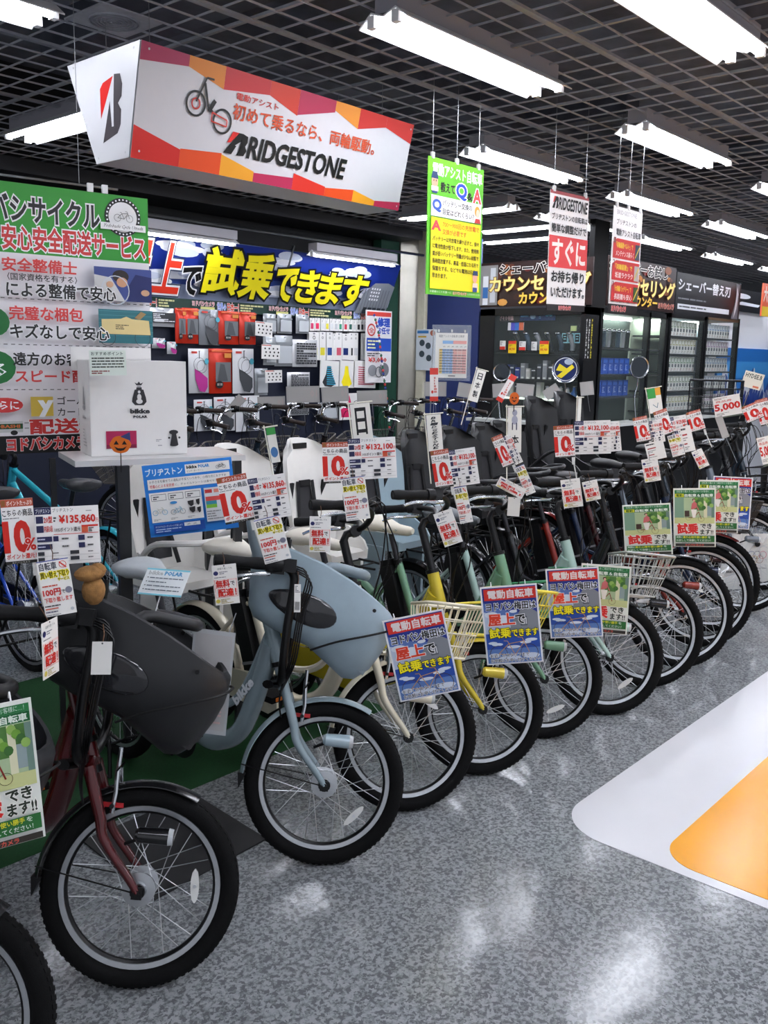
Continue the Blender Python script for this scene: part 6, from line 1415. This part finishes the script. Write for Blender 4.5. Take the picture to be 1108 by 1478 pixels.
for (kd, idx, c, yaw, roll, w_, h_) in DATA:
    if kd == "spec":
        s = Sheet(w_, h_, '#efedea', .0014); d_spec(PR_[idx])(s)
        if idx in owner:
            own = owner[idx]; o = s.build('price_sheet', own, smooth=False, M=own.matrix_world.inverted() @ pose(c, yaw, roll)); continue
        o = s.put('price_sheet', c, yaw, roll); tag(o, LB['spec']+BN[idx], 'price card')
    elif kd == 'disc':
        M = pose(c, yaw, roll); t = thing('price_card', LB['disc']+BN[idx], 'price card', M=M, group=GRPN['disc']); t.matrix_basis = M; bpy.context.view_layer.update(); owner[idx] = t
        s = Sheet(w_, h_, '#f1efec', .0014); d_disc(s); s.build('discount_sheet', t, smooth=False)
        link('clip', MB().box((w_*.4, .004, -h_/2-.012), (.012, .006, .04), mat('#d8d8d4', .3)).tube([(w_*.4, .004, -h_/2-.02), (w_*.4+.01, .008, -h_/2-.11)], .003, mat('#c9c9c4', .3), 6).mesh('clip', False), t)
    else:
        fn, nm, ct = CT[kd]; s = Sheet(w_, h_, '#efede8' if kd != 'blank' else '#dcdad4', .0014); fn(s); o = s.put(nm, c, yaw, roll)
        tag(o, LB[kd]+BN[idx], ct, GRPN.get(kd))
        tl = MB()
        if kd in ('pblue', 'pgreen'):
            for u in (-.3, .3): tl.tube([(w_*u, .002, h_/2-.006), (w_*u, .012, h_/2+.012), (w_*u, .03, h_/2-.004)], .0016, mat('#e8e8e8', .3), 5)
        else: tl.tube([(0, 0, h_/2-.006), (.003, .012, h_/2+.012), (0, .022, h_/2+.03)], .0011, mat('#5a3c26', .6), 5)
        link('tie', tl.mesh('tie', False), o)
# blue model panel
s = Sheet(.282, .233, '#2a7fd4', .003, .0002)
s.text('ブリヂストン', .03, .055, .44, .155, '#f2f6fa', .02, res=2); s.rect(.47, .04, .97, .165, '#eceae6'); s.text('bikke', .49, .06, .60, .10, '#2a2a2a', .05); s.text('POLAR', .62, .06, .74, .10, '#3a8ac8', .05); s.text('ビッケ ポーラー e', .49, .12, .67, .15, '#333333', .004); s.cycle(.87, .10, .03, '#333333')
s.rect(.04, .20, .96, .34, '#eceae6'); s.text('お子さまを乗せての運転が不安という方や、小柄な方におすすめ', .06, .215, .92, .255, '#444444', .0); s.text('低重心による安定感', .06, .275, .33, .32, '#cc3a3c', .012); s.text('に、チャイルドシートは乗せやすさも', .34, .28, .88, .315, '#444444', .0)
s.rect(.04, .385, .62, .80, '#eceae6')
for i in range(3):
    a = .06+.19*i; s.rect(a, .41, a+.165, .50, '#3a3a3a'); s.rect(a+.004, .416, a+.161, .494, '#eceae6'); s.lines(a+.02, .43, a+.145, .485, 2, '#333333', .6); s.lines(a, .75, a+.15, .78, 2, '#888888')
s.cycle(.14, .64, .045, '#c8c6b8', '#3aa0c8'); s.cycle(.34, .65, .045, '#7ab0c8', '#888888'); s.oval(.30, .54, .04, .02, '#3a8ac8')
for (u, v, r_) in ((.49, .57, .035), (.57, .56, .022), (.50, .66, .035), (.575, .67, .022)): s.poly([(u-r_, v-.03), (u+r_, v-.04), (u+r_*.8, v+.03), (u, v+.05), (u-r_*.9, v+.01)][::-1], '#2c2a2c')
s.rect(.65, .385, .97, .86, '#d8dadc'); s.rect(.66, .41, .74, .46, '#cc3a3c'); s.rect(.76, .41, .83, .46, '#e08a78'); s.rect(.66, .51, .82, .57, '#d8504c'); s.rect(.66, .57, .78, .62, '#3a8ca0'); s.rect(.66, .62, .78, .67, '#7cb83c'); s.lines(.66, .70, .95, .84, 4, '#8a8c90')
s.rect(.05, .82, .62, .95, '#1c4a9c'); s.text('オリジナルコーディネートを楽しめる', .07, .84, .37, .87, '#dfe8f4', .0); s.lines(.07, .88, .6, .94, 2, '#b9cbe4'); s.rect(.39, .83, .57, .88, '#e4e4e4'); s.cycle(.44, .855, .012, '#444444'); s.cycle(.51, .855, .012, '#444444')
o = s.put('model_panel', (1.782, 2.388, 1.131), -36.5, 5.7); tag(o, 'bright blue model panel below the white carton', 'sign'); link('support', MB().tube([(.1, .01, .10), (.14, .12, .0), (.12, .25, -.2)], .004, DP, 6).mesh('support'), o)
s = Sheet(.129, .091, '#dce6dc', .0012, .0002); s.text('おすすめポイント', .05, .06, .92, .2, '#2c4a3c', .015); s.lines(.06, .26, .95, .72, 4, '#3c443c', .45, 4); s.lines(.04, .78, .96, .94, 2, '#8c4a44', .6)
tag(s.put('note_card', (1.872, 2.99, 1.548), -24, 1.3), 'pale green handwritten note on the upper left corner of the white carton', 'card')
# polar card lying tilted on the bicycle behind
s = Sheet(.125, .085, '#e9edee', .0012, .0002); s.rect(0, 0, 1, .06, '#7cc8d8'); s.rect(0, .94, 1, 1, '#7cc8d8'); s.text('bikke', .08, .10, .40, .24, '#b9bcbc', .04); s.text('POLAR', .45, .10, .85, .24, '#5a9cc8', .05)
for i in range(4): s.rect(.08, .34+.15*i, .11, .37+.15*i, '#222222'); s.lines(.14, .33+.15*i, .92, .39+.15*i, 1, '#55606a', .6, i)
o = s.build('spec_card', smooth=False, M=Matrix.Translation((1.40, 2.00, .985)) @ Matrix.Rotation(R(-62), 4, 'Z') @ Matrix.Rotation(R(-48), 4, 'X')); tag(o, 'small tilted white card with pale blue edges behind the charcoal child seat', 'card')
link('support', MB().tube([(0, .004, -.03), (.0, .02, -.12)], .0025, STEEL, 5).mesh('support'), o)
# clear sleeve hanging between the first two bicycles
s = Sheet(.115, .30, None, .001, .0004); s.box((0, 0, 0), (.115, .001, .30), mat('#dfe2e4', .15, alpha=.55, spec=.6)); s.rect(.06, .04, .94, .96, mat('#d9d6d4', .5, alpha=.55)); s.lines(.15, .4, .85, .9, 14, '#c9a8a4', .5)
o = s.put('clear_sleeve', (1.50, 1.94, .695), -50, -6); tag(o, 'translucent clear document sleeve between the charcoal seat and blue-grey bicycle', 'sleeve')
link('tie', MB().tube([(.04, 0, .15), (.05, .02, .2)], .0015, STEEL, 5).mesh('tie'), o)
# brown cloth-like toy head on the charcoal seat
b = MB(); fz = mat('#8a6438', .95, bump=1, bscale=300, var=.2, vscale=80); b.ball((0, 0, 0), (.026, .026, .034), fz, 14, 8); b.ball((-.008, 0, .04), (.036, .028, .018), fz, 14, 8); b.ball((.012, 0, .045), (.018, .022, .016), fz, 12, 6)
c = at_z(135, 852, 1.06); tag(b.build('plush_toy', M=Matrix.Translation(Vector((0, 0, 1.59))+(c-Vector((0, 0, 1.59)))*1.0)), 'small brown plush toy sitting in the charcoal child seat', 'toy')
# banners on little poles among the front bicycles
def flag(nm, c, yaw, roll, w_, h_, draw, lb, pole=True, col='#efece4'):
    s = Sheet(w_, h_, col, .0012, .0002); draw(s); o = s.put(nm, c, yaw, roll); tag(o, lb, 'flag')
    b = MB(); fr_ = mat('#e4dfd0', .5)
    b.tube([(-w_/2-.006, .004, h_/2+.012), (-w_/2-.002, .004, -h_/2-.14)], .003, fr_, 6); b.tube([(-w_/2-.012, .004, h_/2+.004), (w_/2+.012, .004, h_/2+.004)], .003, fr_, 6)
    link('pole', b.mesh('pole'), o); return o
def fj(s): s.text('日', .22, .12, .75, .80, '#1c1c20', .02, res=2)
flag('small_flag', (2.652, 2.448, 1.331), -47.3, 6.9, .078, .15, fj, 'white flag with one black character above the cream bicycle')
def fb(s): bridge(s, .1, .1, .9, .2); s.text('B', .3, .15, .7, .35, '#3a3a40', .05); s.lines(.35, .4, .7, .9, 9, '#44464c', .7)
flag('small_flag', (3.074, 2.413, 1.272), -51.9, 6, .062, .155, lambda s: [s.text(ch, .36, .06+.082*i, .66, .125+.082*i, '#33353a', .03, shear=.3) for i, ch in enumerate('BRIDGESTONE')], 'white flag with slanted dark letters above the yellow bicycle')
flag('small_flag', (4.124, 2.950, 1.439), -54.4, -14.2, .05, .175, lambda s: [s.text(ch, .25, .10+.28*i, .75, .30+.28*i, '#2c2c30', .02) for i, ch in enumerate('日本製')], 'tilted white flag with three black characters by the navy panel')
flag('small_flag', (3.554, 2.325, 1.267), -56.8, 1.7, .062, .207, lambda s: (s.oval(.5, .12, .18, .07, '#9a9cac'), s.oval(.5, .28, .22, .1, '#a8a8b8'), s.rect(.3, .34, .38, .5, '#3c3c50'), s.rect(.6, .34, .68, .5, '#3c3c50'), s.text('本', .25, .62, .8, .82, '#1c1c20', .02)), 'white flag with grey figure and one black character above the sage bicycle')
s = MB(); s.loft([[(.022*math.cos(a), y, .028*math.sin(a)) for a in [2*PI*i/20 for i in range(20)]] for y in (-.001, .001)], pm('#d8641c'))
for u in (-.008, .008): s.add([(u-.005, -.0016, 0), (u+.005, -.0016, 0), (u, -.0016, .008)], [(0, 1, 2)], pm('#1a1210'))
s.add([(-.012, -.0016, -.006), (0, -.0016, -.018), (.012, -.0016, -.006), (0, -.0016, -.01)], [(0, 1, 2, 3)], pm('#1a1210')); s.tube([(0, .001, -.028), (0, .001, -.06)], .002, BLACKM, 4)
c = at_y(742, 575, 2.32); tag(s.build('pumpkin_cutout', M=pose(c, -56)), 'tiny orange pumpkin cut-out on top of the figure flag', 'decoration')
flag('small_flag', (4.947, 2.301, 1.369), -65.1, 11.4, .072, .14, lambda s: (s.rect(0, 0, .6, .4, '#3f9a4a'), s.rect(.6, 0, 1, .3, '#e0a03a'), s.line([(.3, .65), (.6, .8), (.7, .6)], .003, '#2c6a7a')), 'green and orange topped small flag above the black bicycles')
flag('small_flag', (2.345, 2.623, 1.247), -41.8, 9.6, .034, .135, lambda s: (s.rect(0, 0, 1, .2, '#3f9a4a'), s.oval(.5, .7, .4, .15, '#4a7ab0')), 'slim green and white flag between the white child seats')
flag('small_flag', (4.36, 2.45, 1.29), -62, 0, .018, .20, lambda s: None, 'narrow plain white plastic strip flag above the aqua bicycle')
for (c, yaw, roll, w_, h_, lb) in (((4.127, 3.254, 1.436), -51.7, 1.5, .047, .187, 'upright white tag with red ends before the price table'), ((4.397, 2.943, 1.423), -56.2, -28.4, .039, .169, 'slanted white tag with red end before the left cabinet')):
    s = Sheet(w_, h_, '#efe9e6', .0012, .0002); s.rect(0, 0, 1, .2, '#d8453c'); s.rect(0, .86, 1, 1, '#cf3c30'); s.lines(.5, .25, .85, .75, 6, '#d87a70', .7); s.oval(.3, .72, .14, .05, '#cf3c30', 8)
    o = s.put('hanging_tag', c, yaw, roll); tag(o, lb, 'tag'); link('pole', MB().tube([(0, .003, -h_/2), (-.01, .004, -h_/2-.15)], .002, STEEL, 5).mesh('pole'), o)
# grey backs of the rear row price cards
GB_ = mat('#a3a19d', .35, var=.03)
GC = [((5.164, 5.416, 1.274), -43.6, 2.1, .268, .131), ((5.336, 5.221, 1.280), -45.6, 4.7, .219, .122), ((5.530, 4.994, 1.262), -47.9, 2.4, .244, .108), ((4.987, 5.599, 1.204), -41.6, 2.5, .223, .099), ((4.788, 5.819, 1.171), -39.4, 50, .196, .075), ((6.525, 4.184, 1.331), -57.3, -3.8, .146, .109),
      ((6.671, 4.015, 1.324), -58.9, 35, .130, .09), ((6.867, 3.799, 1.356), -61, 8, .109, .113), ((6.035, 4.743, 1.329), -51.8, .4, .184, .12), ((6.197, 4.556, 1.323), -53.6, -8, .126, .118), ((6.391, 4.336, 1.329), -55.8, 6, .131, .112), ((5.282, 2.034, 1.22), -68.9, 22.7, .04, .131)]
for i, (c, yaw, roll, w_, h_) in enumerate(sorted(GC, key=lambda q: math.atan2(q[0][0], q[0][1]))):
    kf = 1.17 if c[0] > 6.4 else 1; c = (c[0]*kf, c[1]*kf, 1.59+(c[2]-1.59)*kf); w_ *= kf; h_ *= kf
    s = Sheet(w_, h_, None, .001, .0003); s.box((0, 0, 0), (w_, .001, h_), GB_); s.rect(.06, .1, .94, .9, mat('#a9a6a2', .4)); s.text('01', .72, .25, .92, .65, mat('#b8a09c', .4) if 0 else '#b5a5a1', .02)
    o = s.put('card_back', c, yaw, roll); tag(o, f'grey reverse side of a price card, {ORD[i]} from the left above the rear handlebars', 'price card', 'grey card backs over the rear row')
    link('stem', MB().tube([(0, .004, -h_/2), (.01, .01, -h_/2-.16)], .002, STEEL, 5).mesh('stem'), o)
# white display board with five rings in the far wheel, and green crate behind
s = Sheet(.42, .40, '#e2e2de', .006, .0004)
for (u, v, c_) in ((.52, .38, '#2a4a8a'), (.62, .38, '#2a2a2a'), (.72, .38, '#c8506a'), (.57, .46, '#c8a03c'), (.67, .46, '#8a5a4a')): s.circ(u, v, .028, .003, c_, 24)
s.poly([(.12, .52), (.24, .36), (.26, .40), (.22, .44), (.16, .55)][::-1], '#c83c34'); s.poly([(.10, .60), (.2, .48), (.2, .60)], '#2a2a2a'); s.text('BRIDGESTONE', .1, .66, .45, .70, '#2a2a2a', .02); s.text('Worldwide Olympic Partner', .48, .60, .80, .64, '#3a3a3a', .0)
c = at_y(1078, 848, 2.22); tag(s.build('display_board', smooth=False, M=pose((c.x, 2.22, .205), -42)), 'white board with five small rings standing behind the far front wheels', 'board')
# notice leaning in far basket
s = Sheet(.14, .12, '#e4dfd0', .002, .0003); s.text('HYDEE.B', .08, .12, .92, .38, '#3c4a3c', .02); s.rect(.6, .8, .9, .92, '#d87a5a'); c = at_y(1086, 549, 2.5); o = tag(s.put('name_card', c, -68, -14), 'cream card with dark letters above the black mesh basket at right', 'card'); link('stem', MB().tube([(0, .004, -.05), (.0, .01, -.30)], .003, STEEL, 5).mesh('stem'), o)
b = MB(); p = at_y(1048, 562, 2.45)
def meshbasket(w_, d_, h_):
    b = MB(); m_ = mat('#15171c', .4, .3)
    for z in [h_*i/4 for i in range(5)]: b.tube([(-w_/2, -d_/2, z), (w_/2, -d_/2, z), (w_/2, d_/2, z), (-w_/2, d_/2, z)], .003 if z < h_ else .006, m_, 5, closed=True)
    for i in range(8):
        u = -w_/2+w_*i/7
        for y in (-d_/2, d_/2): b.tube([(u, y, 0), (u, y, h_)], .002, m_, 4)
    for i in range(1, 5):
        u = -d_/2+d_*i/5
        for x in (-w_/2, w_/2): b.tube([(x, u, 0), (x, u, h_)], .002, m_, 4)
        b.tube([(-w_/2, u, 0), (w_/2, u, 0)], .002, m_, 4)
    return b
tag(meshbasket(.36, .28, .24).build('wire_basket', M=Matrix.Translation((6.62, 2.62, 1.22)) @ Matrix.Rotation(R(-66), 4, 'Z')), 'black mesh wire basket with a 5,000 card at the right edge', 'basket')
bpy.data.objects.remove(_to)
